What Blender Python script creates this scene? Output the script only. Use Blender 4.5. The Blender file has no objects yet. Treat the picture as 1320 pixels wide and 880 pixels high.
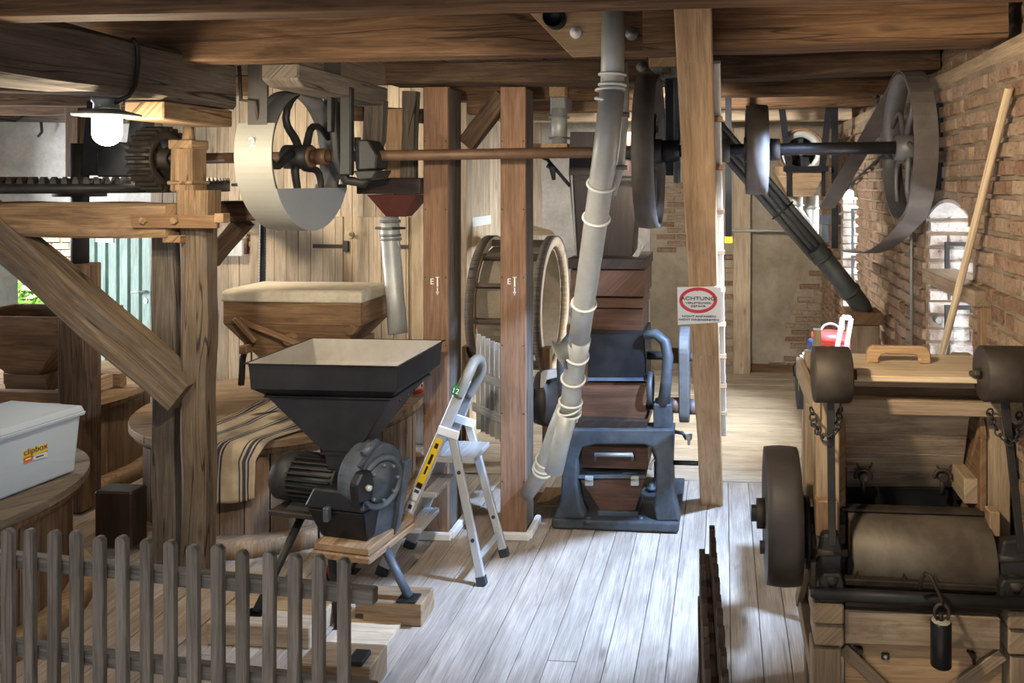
import bpy, math, random
from math import sin, cos, pi, radians, sqrt, atan
from mathutils import Vector, Matrix, noise
random.seed(7)
V = Vector
S = bpy.context.scene
COL = S.collection

# ---------------------------------------------------------------- camera
CAMZ, FPX, PX0, PY0, TH = 2.2, 1000.0, 853.0, 235.0, atan(.08)
cam_d = bpy.data.cameras.new('camera')
cam = bpy.data.objects.new('camera', cam_d); COL.objects.link(cam)
cam.location = (0, 0, CAMZ); cam.rotation_euler = (pi/2, 0, TH)
cam_d.sensor_fit = 'HORIZONTAL'; cam_d.sensor_width = 36.0
cam_d.lens = 36.0*FPX/1320; cam_d.clip_start = .05
cam_d.shift_x = (660-PX0)/1320; cam_d.shift_y = (PY0-440)/1320
S.camera = cam
# ---------------------------------------------------------------- light
S.view_settings.view_transform = 'Standard'; S.view_settings.look = 'None'
S.view_settings.gamma = 1.0; S.view_settings.use_curve_mapping = False
S.view_settings.exposure = 0.75
wd = bpy.data.worlds.new('sky'); S.world = wd; wd.use_nodes = True
wb = wd.node_tree.nodes['Background']
wb.inputs[0].default_value = (.82, .9, 1, 1); wb.inputs[1].default_value = .55

def lamp(name, typ, loc, energy, color, target=None, **kw):
    d = bpy.data.lights.new(name, typ); d.energy = energy; d.color = color
    for k, v in kw.items(): setattr(d, k, v)
    o = bpy.data.objects.new(name, d); COL.objects.link(o); o.location = loc
    if target is not None:
        o.rotation_euler = (V(target)-V(loc)).to_track_quat('-Z', 'Y').to_euler()
    return o
lamp('sun', 'SUN', (0, -4, 8), 9.0, (1, .95, .88), target=(-1.5, 3, 0), angle=.01)
# spotlights without fixtures, two of them fill, and daylight at the openings
lamp('cool_spot', 'SPOT', (.80, 3.75, 2.70), 860, (.42, .62, 1), target=(-.95, 4.75, 0), spot_size=radians(64), spot_blend=.8, shadow_soft_size=.06)
lamp('back_fill_spot', 'SPOT', (-.55, 5.05, 2.70), 170, (1, .94, .86), target=(.35, 8.0, .9), spot_size=radians(110), spot_blend=.6, shadow_soft_size=.06)  # fill spot added to brighten the dim rear area
lamp('warm_spot_wall', 'SPOT', (-.35, 1.5, 2.50), 130, (1, .81, .57), target=(1.05, 3.2, 1.8), spot_size=radians(80), spot_blend=.7, shadow_soft_size=.05)
lamp('warm_spot_mid', 'SPOT', (-.9, 2.0, 2.45), 135, (1, .86, .68), target=(-1.9, 4.6, 1.5), spot_size=radians(80), spot_blend=.7, shadow_soft_size=.05)
lamp('partition_fill_spot', 'SPOT', (-3.6, 4.4, 2.60), 95, (1, .87, .68), target=(-3.2, 6.4, 1.2), spot_size=radians(120), spot_blend=.7, shadow_soft_size=.06)  # fill spot added to brighten the plank wall
lamp('window_daylight', 'AREA', (2.5, 3.7, 1.7), 120, (.86, .93, 1), target=(0, 4.2, .9), shape='RECTANGLE', size=1.2, size_y=1.6)
lamp('window_daylight_far', 'AREA', (2.6, 7.1, 1.9), 560, (.84, .92, 1), target=(-.1, 7.0, .2), shape='RECTANGLE', size=1.2, size_y=1.6)
lamp('added_window_light', 'AREA', (-8.3, 5.5, 1.8), 280, (.92, .96, 1), target=(-6.0, 6.6, 1.1), shape='RECTANGLE', size=1.2, size_y=1.4)  # added daylight outside the unseen left window, to light the open door

# ---------------------------------------------------------------- pixel -> point (photo taken as 1320 x 880)
RT, FW = V((cos(TH), sin(TH), 0)), V((-sin(TH), cos(TH), 0))
CAM = V((0, 0, CAMZ))
def ray(px, py): return FW + RT*((px-PX0)/FPX) + V((0, 0, (PY0-py)/FPX))
def D(px, py, t): return CAM + ray(px, py)*t
def PY(px, py, Y):
    r = ray(px, py); return CAM + r*(Y/r.y)
def PX(px, py, X):
    r = ray(px, py); return CAM + r*(X/r.x)
def PZ(px, py, z):
    r = ray(px, py); return CAM + r*((z-CAMZ)/r.z)

# ---------------------------------------------------------------- materials
def newmat(name):
    m = bpy.data.materials.new(name); m.use_nodes = True
    nt = m.node_tree; return m, nt, nt.nodes['Principled BSDF']
def N(nt, typ, **kw):
    n = nt.nodes.new(typ)
    for k, v in kw.items():
        if k[0] == 'i' and k[1:].isdigit(): n.inputs[int(k[1:])].default_value = v
        else: setattr(n, k, v)
    return n
def ramp(nt, stops):
    n = nt.nodes.new('ShaderNodeValToRGB'); cr = n.color_ramp
    while len(cr.elements) < len(stops): cr.elements.new(.5)
    for e, (p, c) in zip(cr.elements, stops):
        e.position = p; e.color = (*c, 1) if len(c) == 3 else c
    return n
def mixc(nt, a, b, fac, mode='MIX'):
    n = nt.nodes.new('ShaderNodeMix'); n.data_type = 'RGBA'; n.blend_type = mode
    for s, v in ((0, fac), (6, a), (7, b)):
        if hasattr(v, 'is_linked') or isinstance(v, bpy.types.NodeSocket): nt.links.new(v, n.inputs[s])
        elif isinstance(v, (int, float)): n.inputs[s].default_value = v
        else: n.inputs[s].default_value = (*v, 1)
    return n.outputs[2]
def rnd_coord(nt, kind='UV'):
    tc = N(nt, 'ShaderNodeTexCoord'); oi = N(nt, 'ShaderNodeObjectInfo')
    mu = N(nt, 'ShaderNodeMath', operation='MULTIPLY'); mu.inputs[1].default_value = 53.0
    nt.links.new(oi.outputs['Random'], mu.inputs[0])
    ad = N(nt, 'ShaderNodeVectorMath', operation='ADD')
    nt.links.new(tc.outputs[kind], ad.inputs[0]); nt.links.new(mu.outputs[0], ad.inputs[1])
    return ad.outputs[0], oi.outputs['Random']
def scaled(nt, vec, s):
    m = N(nt, 'ShaderNodeMapping'); m.inputs['Scale'].default_value = s
    nt.links.new(vec, m.inputs[0]); return m.outputs[0]
def noise_n(nt, vec, scale, detail=5, dist=0.0, rough=.6):
    n = N(nt, 'ShaderNodeTexNoise'); n.inputs['Scale'].default_value = scale
    n.inputs['Detail'].default_value = detail; n.inputs['Distortion'].default_value = dist
    n.inputs['Roughness'].default_value = rough
    nt.links.new(vec, n.inputs['Vector']); return n.outputs['Fac']
def bump(nt, b, h, strength, dist=.01):
    n = N(nt, 'ShaderNodeBump'); n.inputs['Strength'].default_value = strength
    n.inputs['Distance'].default_value = dist
    nt.links.new(h, n.inputs['Height']); nt.links.new(n.outputs[0], b.inputs['Normal'])

def wood(name, dark, mid, light, rough=.72, vary=.25, grain=1.0, knots=.6, bs=.35, stain=None, crack=0):
    """grain runs along U; every object takes its own stretch of the log"""
    m, nt, b = newmat(name)
    vec, rnd = rnd_coord(nt)
    g1 = noise_n(nt, scaled(nt, vec, (1.1*grain, 13*grain, 1)), 2.2, 5, 1.1)
    r1 = ramp(nt, [(.28, dark), (.5, mid), (.74, light)]); nt.links.new(g1, r1.inputs[0])
    g2 = noise_n(nt, scaled(nt, vec, (3*grain, 95*grain, 1)), 2.0, 3, .3)
    r2 = ramp(nt, [(.3, (.62, .6, .58)), (.62, (1, 1, 1))]); nt.links.new(g2, r2.inputs[0])
    c = mixc(nt, r1.outputs[0], r2.outputs[0], .8, 'MULTIPLY')
    bl = noise_n(nt, scaled(nt, vec, (1, 2.5, 1)), 1.7, 4, .4)
    r3 = ramp(nt, [(.3, (.66, .64, .62)), (.65, (1.08, 1.06, 1.04))]); nt.links.new(bl, r3.inputs[0])
    c = mixc(nt, c, r3.outputs[0], .85, 'MULTIPLY')
    if stain:
        st = noise_n(nt, scaled(nt, vec, (1.5, 3, 1)), 2.6, 6, .2, .7)
        rs = ramp(nt, [(.5, (0, 0, 0)), (.66, (1, 1, 1))]); nt.links.new(st, rs.inputs[0])
        c = mixc(nt, c, stain, rs.outputs[0])
    if knots:
        vo = N(nt, 'ShaderNodeTexVoronoi'); vo.inputs['Scale'].default_value = 1.0
        nt.links.new(scaled(nt, vec, (2.1, 7, 1)), vo.inputs['Vector'])
        rk = ramp(nt, [(.05, (1, 1, 1)), (.14, (0, 0, 0))]); nt.links.new(vo.outputs['Distance'], rk.inputs[0])
        mk = N(nt, 'ShaderNodeMath', operation='MULTIPLY'); mk.inputs[1].default_value = knots
        nt.links.new(rk.outputs[0], mk.inputs[0])
        c = mixc(nt, c, tuple(x*.45 for x in dark), mk.outputs[0])
    if crack:
        cn = noise_n(nt, scaled(nt, vec, (.22, 6, 1)), 1.6, 2, .25)
        rc = ramp(nt, [(.492, (0, 0, 0)), (.4985, (1, 1, 1)), (.503, (1, 1, 1)), (.509, (0, 0, 0))]); nt.links.new(cn, rc.inputs[0])
        mk_ = N(nt, 'ShaderNodeMath', operation='MULTIPLY'); mk_.inputs[1].default_value = crack
        nt.links.new(rc.outputs[0], mk_.inputs[0]); c = mixc(nt, c, tuple(x*.25 for x in dark), mk_.outputs[0])
    hv = N(nt, 'ShaderNodeHueSaturation')
    mr = N(nt, 'ShaderNodeMapRange'); mr.inputs[3].default_value = 1-vary; mr.inputs[4].default_value = 1+vary*.7
    nt.links.new(rnd, mr.inputs[0]); nt.links.new(mr.outputs[0], hv.inputs['Value']); nt.links.new(c, hv.inputs['Color'])
    nt.links.new(hv.outputs[0], b.inputs['Base Color'])
    b.inputs['Roughness'].default_value = rough
    b.inputs['Specular IOR Level'].default_value = .25
    h = mixc(nt, g1, g2, .55); bump(nt, b, h, bs, .006)
    return m
def metal(name, c, c2=None, metallic=.0, rough=.45, scale=9, amt=.5, bs=.1, spec=.5):
    m, nt, b = newmat(name)
    vec, rnd = rnd_coord(nt, 'Object')
    n = noise_n(nt, vec, scale, 6, .3, .65)
    c2 = c2 or tuple(min(1, x*1.9+.01) for x in c)
    r = ramp(nt, [(.38, c), (.72, c2)]); nt.links.new(n, r.inputs[0])
    cc = mixc(nt, c, r.outputs[0], amt)
    nt.links.new(cc, b.inputs['Base Color']); b.inputs['Metallic'].default_value = metallic
    mr = N(nt, 'ShaderNodeMapRange'); mr.inputs[3].default_value = rough-.1; mr.inputs[4].default_value = rough+.2
    nt.links.new(n, mr.inputs[0]); nt.links.new(mr.outputs[0], b.inputs['Roughness'])
    b.inputs['Specular IOR Level'].default_value = spec
    bump(nt, b, n, bs, .004); return m
def plain(name, c, rough=.6, metallic=0, emit=None, strength=1, alpha=None):
    m, nt, b = newmat(name)
    b.inputs['Base Color'].default_value = (*c, 1); b.inputs['Roughness'].default_value = rough
    b.inputs['Metallic'].default_value = metallic
    if emit: b.inputs['Emission Color'].default_value = (*emit, 1); b.inputs['Emission Strength'].default_value = strength
    return m
def plaster(name, c1, c2, c3, scale=2.2, bs=.3):
    m, nt, b = newmat(name)
    tc = N(nt, 'ShaderNodeTexCoord')
    n1 = noise_n(nt, tc.outputs['Object'], scale, 7, .5, .62); n2 = noise_n(nt, tc.outputs['Object'], scale*9, 5, 0, .7)
    r = ramp(nt, [(.3, c1), (.52, c2), (.72, c3)]); nt.links.new(n1, r.inputs[0])
    r2 = ramp(nt, [(.3, (.75, .74, .73)), (.6, (1, 1, 1))]); nt.links.new(n2, r2.inputs[0])
    c = mixc(nt, r.outputs[0], r2.outputs[0], .7, 'MULTIPLY')
    nt.links.new(c, b.inputs['Base Color']); b.inputs['Roughness'].default_value = .92
    b.inputs['Specular IOR Level'].default_value = .1
    h = mixc(nt, n1, n2, .6); bump(nt, b, h, bs, .02); return m
def brickmat(name, cols, rough=.9):
    m, nt, b = newmat(name)
    vec, rnd = rnd_coord(nt, 'Object')
    r = ramp(nt, [(i/(len(cols)-1), c) for i, c in enumerate(cols)]); nt.links.new(rnd, r.inputs[0])
    n = noise_n(nt, vec, 34, 7, .3, .75); r2 = ramp(nt, [(.34, (.42, .38, .35)), (.47, (.92, .92, .92)), (.7, (1.25, 1.25, 1.2))]); nt.links.new(n, r2.inputs[0])
    c = mixc(nt, r.outputs[0], r2.outputs[0], .9, 'MULTIPLY')
    n2 = noise_n(nt, vec, 5, 5, .2, .7); r4 = ramp(nt, [(.5, (0, 0, 0)), (.7, (1, 1, 1))]); nt.links.new(n2, r4.inputs[0])
    ml = N(nt, 'ShaderNodeMath', operation='MULTIPLY'); ml.inputs[1].default_value = .55; nt.links.new(r4.outputs[0], ml.inputs[0])
    c = mixc(nt, c, (.42, .36, .28), ml.outputs[0])
    nt.links.new(c, b.inputs['Base Color']); b.inputs['Roughness'].default_value = rough
    b.inputs['Specular IOR Level'].default_value = .1
    bump(nt, b, n, 1.0, .016); return m

M = {}
M['floor'] = wood('floor_pine', (.42, .345, .275), (.50, .425, .35), (.57, .50, .425), .6, .12, .9, .7, .25, crack=.35)
M['floor_back'] = wood('floor_back_pine', (.40, .33, .24), (.50, .42, .31), (.58, .50, .38), .6, .1, .8, .6, .2)
M['beam'] = wood('beam_brown', (.085, .045, .022), (.17, .095, .048), (.27, .165, .09), .75, .15, .9, .5, .5, crack=.8)
M['beam_dark'] = wood('beam_dark', (.05, .03, .018), (.10, .06, .036), (.17, .11, .065), .78, .15, .9, .4, .5, crack=.7)
M['beam_light'] = wood('beam_fresh', (.40, .25, .135), (.53, .355, .20), (.62, .44, .275), .7, .08, .8, .5, .3)
M['pale'] = wood('pine_pale', (.50, .38, .25), (.62, .50, .355), (.71, .59, .445), .62, .17, .7, .9, .2)
M['beige'] = wood('pine_beige', (.56, .43, .28), (.68, .55, .38), (.74, .62, .46), .55, .05, .6, .3, .12)
M['grey'] = wood('wood_grey', (.085, .07, .055), (.145, .12, .096), (.21, .178, .145), .82, .1, .9, .5, .6, crack=1)
M['oak'] = wood('oak_old', (.16, .095, .05), (.28, .18, .098), (.41, .28, .165), .75, .1, .9, .55, .5, stain=(.17, .12, .08), crack=.9)
M['oakgrey'] = wood('oak_grey_old', (.085, .062, .042), (.15, .11, .074), (.24, .18, .122), .8, .1, .9, .6, .6, stain=(.12, .10, .08), crack=1)
M['post'] = wood('post_redbrown', (.205, .115, .065), (.27, .155, .09), (.335, .20, .125), .7, .06, .9, .7, .25, crack=.3)
M['stave'] = wood('stave_wood', (.14, .09, .055), (.23, .155, .10), (.32, .225, .15), .72, .18, .8, .35, .4)
M['lid'] = wood('lid_wood', (.22, .14, .08), (.36, .245, .145), (.47, .34, .21), .7, .15, .8, .5, .4)
M['lidgrey'] = wood('lid_grey', (.12, .095, .075), (.20, .165, .13), (.28, .235, .19), .7, .1, .8, .5, .5)
M['hopper'] = wood('hopper_wood', (.12, .065, .032), (.21, .125, .065), (.30, .19, .105), .65, .12, .8, .5, .3)
M['mach'] = wood('machine_wood', (.26, .19, .12), (.37, .285, .19), (.46, .365, .255), .62, .12, .9, .5, .25)
M['machpanel'] = wood('panel_weathered', (.24, .18, .12), (.40, .32, .225), (.50, .42, .31), .65, .06, .6, .9, .25, stain=(.18, .13, .09))
M['picket'] = wood('picket_grey', (.11, .105, .098), (.175, .167, .155), (.24, .23, .215), .8, .14, 1, .4, .5, crack=.5)
M['picketdark'] = wood('picket_dark', (.05, .036, .026), (.10, .075, .055), (.17, .135, .105), .8, .2, 1, .3, .5)
M['picketpale'] = wood('picket_pale', (.3, .29, .27), (.45, .44, .41), (.55, .54, .5), .7, .1, 1, .2, .3)
M['mahog'] = wood('mill_panel', (.06, .027, .015), (.10, .047, .026), (.14, .068, .04), .38, .1, .7, .2, .1)
M['milldark'] = wood('mill_dark_panel', (.022, .014, .012), (.036, .024, .020), (.055, .038, .03), .4, .1, .7, .1, .1)
M['green'] = wood('door_green', (.20, .30, .27), (.30, .42, .38), (.38, .50, .46), .6, .08, 1, .2, .2)
M['iron'] = metal('cast_iron', (.014, .014, .014), (.048, .045, .04), .25, .5, 8, .6)
M['ironwarm'] = metal('iron_brown', (.028, .022, .017), (.085, .066, .048), .3, .55, 8, .6)
M['black'] = metal('black_paint', (.005, .0055, .0065), (.022, .023, .026), 0, .36, 5, .6, .12, spec=.35)
M['millblue'] = metal('mill_casting', (.030, .036, .042), (.12, .135, .15), .2, .5, 5, .6, .2)
M['bluegrey'] = metal('grinder_casting', (.045, .056, .07), (.17, .205, .25), .2, .45, 6, .6, .2)
M['wheel'] = metal('wheel_steel', (.12, .12, .12), (.26, .25, .24), .35, .42, 4, .6, .08)
M['wheelbrown'] = metal('wheel_belt_rim', (.075, .06, .05), (.17, .14, .12), .2, .5, 4, .6, .08)
M['rust'] = metal('shaft_rust', (.11, .058, .03), (.20, .12, .068), .25, .5, 10, .6, .1)
M['shaft'] = metal('shaft_dark', (.035, .033, .036), (.09, .085, .09), .4, .42, 8, .5, .06)
M['zinc'] = metal('galvanised', (.42, .43, .41), (.58, .58, .55), .3, .42, 14, .5, .05)
M['zincdark'] = metal('galvanised_dark', (.20, .21, .20), (.34, .34, .32), .45, .45, 14, .6, .05)
M['cover'] = metal('cover_sheet', (.27, .262, .225), (.33, .32, .28), .1, .5, 3, .5, .03)
M['cover_blue'] = metal('cover_sheet_side', (.30, .33, .35), (.38, .41, .43), .15, .5, 3, .5, .03)
M['alu'] = metal('aluminium', (.50, .50, .49), (.62, .62, .60), .5, .38, 10, .5, .03)
M['grip'] = metal('ladder_grip', (.20, .185, .15), (.27, .25, .21), 0, .45, 6, .4, .02)
M['duct'] = metal('duct_black', (.05, .053, .05), (.12, .125, .12), .3, .5, 9, .6, .1)
M['dust'] = metal('hopper_dust', (.36, .335, .29), (.52, .48, .42), .05, .75, 6, .7, .1)
M['drum'] = metal('roller_drum', (.085, .068, .05), (.20, .17, .13), .3, .5, 7, .7, .1)
M['redfun'] = metal('red_funnel', (.10, .022, .016), (.17, .05, .035), .1, .5, 5, .6)
M['rubber'] = plain('rubber', (.03, .035, .04), .7)
M['cable'] = plain('cable_black', (.012, .012, .012), .5)
M['white'] = plain('white_paint', (.72, .72, .70), .55)
M['ring'] = plain('pipe_ring', (.80, .80, .74), .4)
M['paper'] = plain('paper', (.75, .75, .72), .7)
M['signw'] = plain('sign_white', (.82, .82, .80), .4)
M['signred'] = plain('sign_red', (.62, .03, .035), .4)
M['ink'] = plain('sign_ink', (.015, .015, .018), .5)
M['yellow'] = plain('label_yellow', (.82, .55, .02), .5)
M['navy'] = plain('label_navy', (.03, .04, .12), .5)
M['orange'] = plain('label_orange', (.75, .16, .03), .5)
M['labelgreen'] = plain('label_green', (.03, .16, .04), .5)
M['red'] = plain('red_plastic', (.60, .04, .025), .4)
M['blue'] = plain('blue_plastic', (.03, .06, .16), .5)
M['grass'] = plaster('grass_green', (.05, .14, .02), (.14, .30, .05), (.30, .45, .10), 9, .6)
M['leather'] = metal('belt_leather', (.10, .085, .075), (.22, .195, .175), 0, .5, 5, .6, .05)
M['leatherdark'] = metal('belt_dark', (.03, .025, .022), (.07, .058, .05), 0, .5, 5, .6, .05)
M['mortar'] = plaster('mortar', (.20, .155, .11), (.30, .24, .175), (.38, .315, .24), 5, .8)
M['wallback'] = plaster('wall_back_plaster', (.24, .20, .145), (.37, .315, .235), (.48, .42, .33), 1.3, .5)
M['plasterl'] = plaster('wall_left_plaster', (.46, .44, .40), (.62, .60, .555), (.72, .70, .65), 2.2, .4)
M['reveal'] = plaster('reveal_limewash', (.50, .45, .42), (.70, .66, .62), (.80, .78, .75), 4, .5)
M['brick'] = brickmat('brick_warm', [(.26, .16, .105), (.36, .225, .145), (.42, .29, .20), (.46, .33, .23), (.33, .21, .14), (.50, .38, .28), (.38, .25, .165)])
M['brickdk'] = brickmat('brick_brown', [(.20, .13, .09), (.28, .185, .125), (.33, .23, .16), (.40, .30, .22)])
M['brickwhite'] = brickmat('brick_limewashed', [(.52, .43, .40), (.66, .58, .55), (.60, .52, .49), (.70, .64, .60)])
M['brickout'] = brickmat('brick_outside', [(.5, .36, .30), (.62, .5, .44), (.66, .56, .5), (.55, .42, .36)])
def glassmat():
    m, nt, b = newmat('window_glass')
    tr = N(nt, 'ShaderNodeBsdfTransparent'); gl = N(nt, 'ShaderNodeBsdfGlossy'); gl.inputs['Roughness'].default_value = .03
    mx = N(nt, 'ShaderNodeMixShader'); mx.inputs[0].default_value = .1
    nt.links.new(tr.outputs[0], mx.inputs[1]); nt.links.new(gl.outputs[0], mx.inputs[2])
    nt.links.new(mx.outputs[0], nt.nodes['Material Output'].inputs[0]); return m
M['glass'] = glassmat()
def boxplastic():
    m, nt, b = newmat('translucent_plastic')
    b.inputs['Base Color'].default_value = (.58, .68, .80, 1); b.inputs['Roughness'].default_value = .3
    b.inputs['Subsurface Weight'].default_value = .25; b.inputs['Subsurface Radius'].default_value = (.05, .05, .05)
    b.inputs['Alpha'].default_value = .86
    return m
M['clip'] = boxplastic()
def clothmat():
    """sackcloth woven with groups of dark blue stripes along its length"""
    m, nt, b = newmat('striped_sackcloth')
    tc = N(nt, 'ShaderNodeTexCoord'); sp = N(nt, 'ShaderNodeSeparateXYZ'); nt.links.new(tc.outputs['UV'], sp.inputs[0])
    wr = N(nt, 'ShaderNodeMath', operation='WRAP'); wr.inputs[1].default_value = .21; wr.inputs[2].default_value = 0
    nt.links.new(sp.outputs[1], wr.inputs[0])
    K, w = (.10, .083, .06), (0, 0, 0)
    o = (1, 1, 1)
    r = ramp(nt, [(0, w), (.06, o), (.074, w), (.086, o), (.116, w), (.128, o), (.142, w), (.9, w)]); r.color_ramp.interpolation = 'CONSTANT'
    nt.links.new(wr.outputs[0], r.inputs[0])
    n = noise_n(nt, scaled(nt, tc.outputs['UV'], (40, 40, 1)), 6, 3); n2 = noise_n(nt, tc.outputs['UV'], 5, 5)
    rb = ramp(nt, [(.3, (.36, .285, .19)), (.7, (.52, .43, .31))]); nt.links.new(n2, rb.inputs[0])
    c = mixc(nt, rb.outputs[0], (.05, .055, .078), r.outputs[0])
    nt.links.new(c, b.inputs['Base Color']); b.inputs['Roughness'].default_value = .95; b.inputs['Specular IOR Level'].default_value = .05
    bump(nt, b, n, .3, .003); return m
M['cloth'] = clothmat()
M['linen'] = plaster('linen_cover', (.42, .36, .27), (.50, .44, .34), (.56, .50, .40), 3, .15)
M['bulb'] = plain('lamp_glass', (1, .95, .85), .3, emit=(1, .86, .62), strength=14)

# ---------------------------------------------------------------- mesh builder
class MB:
    def __init__(s): s.v = []; s.f = []; s.ax = []; s.sm = []; s.uv = {}
    def add(s, vs, fs, axis=None, smooth=False):
        b = len(s.v); vs = [V(p) for p in vs]
        if axis is None:
            lo = [min(p[i] for p in vs) for i in range(3)]; hi = [max(p[i] for p in vs) for i in range(3)]
            d = [hi[i]-lo[i] for i in range(3)]; axis = [0, 0, 0]; axis[d.index(max(d))] = 1
        axis = V(axis).normalized()
        s.v += vs
        for i, f in enumerate(fs):
            s.f.append([b+k for k in f]); s.ax.append(axis)
            s.sm.append(smooth[i] if isinstance(smooth, list) else smooth)
        return s
    def hexa(s, c, axis=None):   # 4 bottom (ccw from above), 4 top
        return s.add(c, [(3, 2, 1, 0), (4, 5, 6, 7), (0, 1, 5, 4), (1, 2, 6, 5), (2, 3, 7, 6), (3, 0, 4, 7)], axis)
    def box(s, lo, hi, axis=None):
        (a, b, c), (d, e, f) = lo, hi
        return s.hexa([(a, b, c), (d, b, c), (d, e, c), (a, e, c), (a, b, f), (d, b, f), (d, e, f), (a, e, f)], axis)
    def bar(s, p0, p1, w, h, up=(0, 0, 1), axis=None, w1=None, h1=None):
        """rectangular bar from p0 to p1, w across, h along `up`"""
        p0, p1 = V(p0), V(p1); d = (p1-p0).normalized(); u = V(up)
        if abs(d.dot(u)) > .98: u = V((0, 1, 0))
        x = d.cross(u).normalized(); u = x.cross(d).normalized()
        w1 = w if w1 is None else w1; h1 = h if h1 is None else h1
        q = []
        for p, ww, hh in ((p0, w, h), (p1, w1, h1)):
            q.append([p-x*ww/2-u*hh/2, p+x*ww/2-u*hh/2, p+x*ww/2+u*hh/2, p-x*ww/2+u*hh/2])
        a, b = q
        return s.add(a+b, [(0, 1, 2, 3), (7, 6, 5, 4), (4, 5, 1, 0), (5, 6, 2, 1), (6, 7, 3, 2), (7, 4, 0, 3)], axis or d)
    def log(s, p0, p1, w, h, up=(0, 0, 1), jit=.006, segs=8, ch=.14, seed=0):
        """hewn timber: chamfered section, slightly uneven along its length"""
        p0, p1 = V(p0), V(p1); d = (p1-p0).normalized(); u = V(up)
        if abs(d.dot(u)) > .98: u = V((0, 1, 0))
        x = d.cross(u).normalized(); u = x.cross(d).normalized(); c = ch*min(w, h)
        prof = [(-w/2+c, -h/2), (w/2-c, -h/2), (w/2, -h/2+c), (w/2, h/2-c), (w/2-c, h/2), (-w/2+c, h/2), (-w/2, h/2-c), (-w/2, -h/2+c)]
        vs = []
        for i in range(segs+1):
            p = p0.lerp(p1, i/segs)
            for k, (a, b) in enumerate(prof):
                q = p+x*a+u*b
                n = noise.noise_vector(q*2.3+V((seed*7.1, k*.35, 0)))
                vs.append(q+(x*n.x+u*n.y)*jit*2)
        fs = [tuple(range(7, -1, -1)), tuple(range(segs*8, segs*8+8))]
        for i in range(segs):
            for k in range(8):
                a, b = i*8+k, i*8+(k+1) % 8
                fs.append((a, b, b+8, a+8))
        per = [0]
        for k in range(8):
            q, e = prof[k], prof[(k+1) % 8]; per.append(per[-1]+sqrt((q[0]-e[0])**2+(q[1]-e[1])**2))
        Lg = (p1-p0).length; base = len(s.f)
        for i in range(segs):
            for k in range(8):
                u0, u1 = Lg*i/segs, Lg*(i+1)/segs
                s.uv[base+2+i*8+k] = [(u0, per[k]), (u0, per[k+1]), (u1, per[k+1]), (u1, per[k])]
        return s.add(vs, fs, d)
    def tube(s, pts, r, n=12, caps=True, close=False):
        pts = [V(p) for p in pts]; rs = r if isinstance(r, (list, tuple)) else [r]*len(pts)
        m = len(pts); vs = []; fs = []; sm = []; ref = None
        for i, p in enumerate(pts):
            a = pts[(i-1) % m] if close else pts[max(i-1, 0)]
            b = pts[(i+1) % m] if close else pts[min(i+1, m-1)]
            t = (b-a).normalized()
            if ref is None: ref = t.orthogonal().normalized()
            ref = (ref-t*ref.dot(t)).normalized(); bi = t.cross(ref)
            for k in range(n):
                an = 2*pi*k/n; vs.append(p+(ref*cos(an)+bi*sin(an))*rs[i])
        for i in range(m if close else m-1):
            j = (i+1) % m
            for k in range(n):
                k2 = (k+1) % n
                fs.append((i*n+k, i*n+k2, j*n+k2, j*n+k)); sm.append(True)
        if caps and not close:
            fs += [tuple(range(n-1, -1, -1)), tuple(range((m-1)*n, m*n))]; sm += [False, False]
        return s.add(vs, fs, (pts[-1]-pts[0]) if (pts[-1]-pts[0]).length > 1e-4 else (0, 0, 1), sm)
    def cyl(s, p0, p1, r, r1=None, n=24):
        return s.tube([p0, p1], [r, r if r1 is None else r1], n)
    def lathe(s, c, axis, prof, n=40, closed=False, smooth=True):
        """prof = [(offset along axis, radius)...] turned about the axis through c"""
        c = V(c); a = V(axis).normalized(); x = a.orthogonal().normalized(); y = a.cross(x)
        m = len(prof); vs = []; fs = []; sm = []
        for (o, r) in prof:
            for k in range(n):
                an = 2*pi*k/n; vs.append(c+a*o+(x*cos(an)+y*sin(an))*r)
        for i in range(m if closed else m-1):
            j = (i+1) % m
            for k in range(n):
                k2 = (k+1) % n; fs.append((i*n+k, i*n+k2, j*n+k2, j*n+k)); sm.append(smooth)
        if not closed:
            fs += [tuple(range(n-1, -1, -1)), tuple(range((m-1)*n, m*n))]; sm += [False, False]
        return s.add(vs, fs, a, sm)
    def prism(s, poly, ext, axis=None, smooth=False):
        poly = [V(p) for p in poly]; e = V(ext); n = len(poly)
        vs = poly+[p+e for p in poly]
        fs = [tuple(range(n)), tuple(range(2*n-1, n-1, -1))]
        sm = [False, False]+[smooth]*n
        for i in range(n):
            j = (i+1) % n; fs.append((i, n+i, n+j, j))
        return s.add(vs, fs, axis, sm)
    def loft(s, loops, cap0=True, cap1=True, axis=None, smooth=False):
        n = len(loops[0]); vs = [p for l in loops for p in l]; fs = []
        for i in range(len(loops)-1):
            for k in range(n):
                k2 = (k+1) % n; fs.append((i*n+k, i*n+k2, (i+1)*n+k2, (i+1)*n+k))
        if cap0: fs.append(tuple(range(n-1, -1, -1)))
        if cap1: fs.append(tuple(range((len(loops)-1)*n, len(loops)*n)))
        return s.add(vs, fs, axis, smooth)
    # helpers that take photo pixels at a depth; the result is an ordinary box / slab standing there
    def bp(s, x0, y0, x1, y1, t, dep, axis=None):
        Y = D((x0+x1)/2, (y0+y1)/2, t).y
        a, b = PY(x0, (y0+y1)/2, Y), PY(x1, (y0+y1)/2, Y)
        za, zb = PY((x0+x1)/2, y1, Y).z, PY((x0+x1)/2, y0, Y).z
        return s.box((a.x, Y, za), (b.x, Y+dep, zb), axis)
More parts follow.
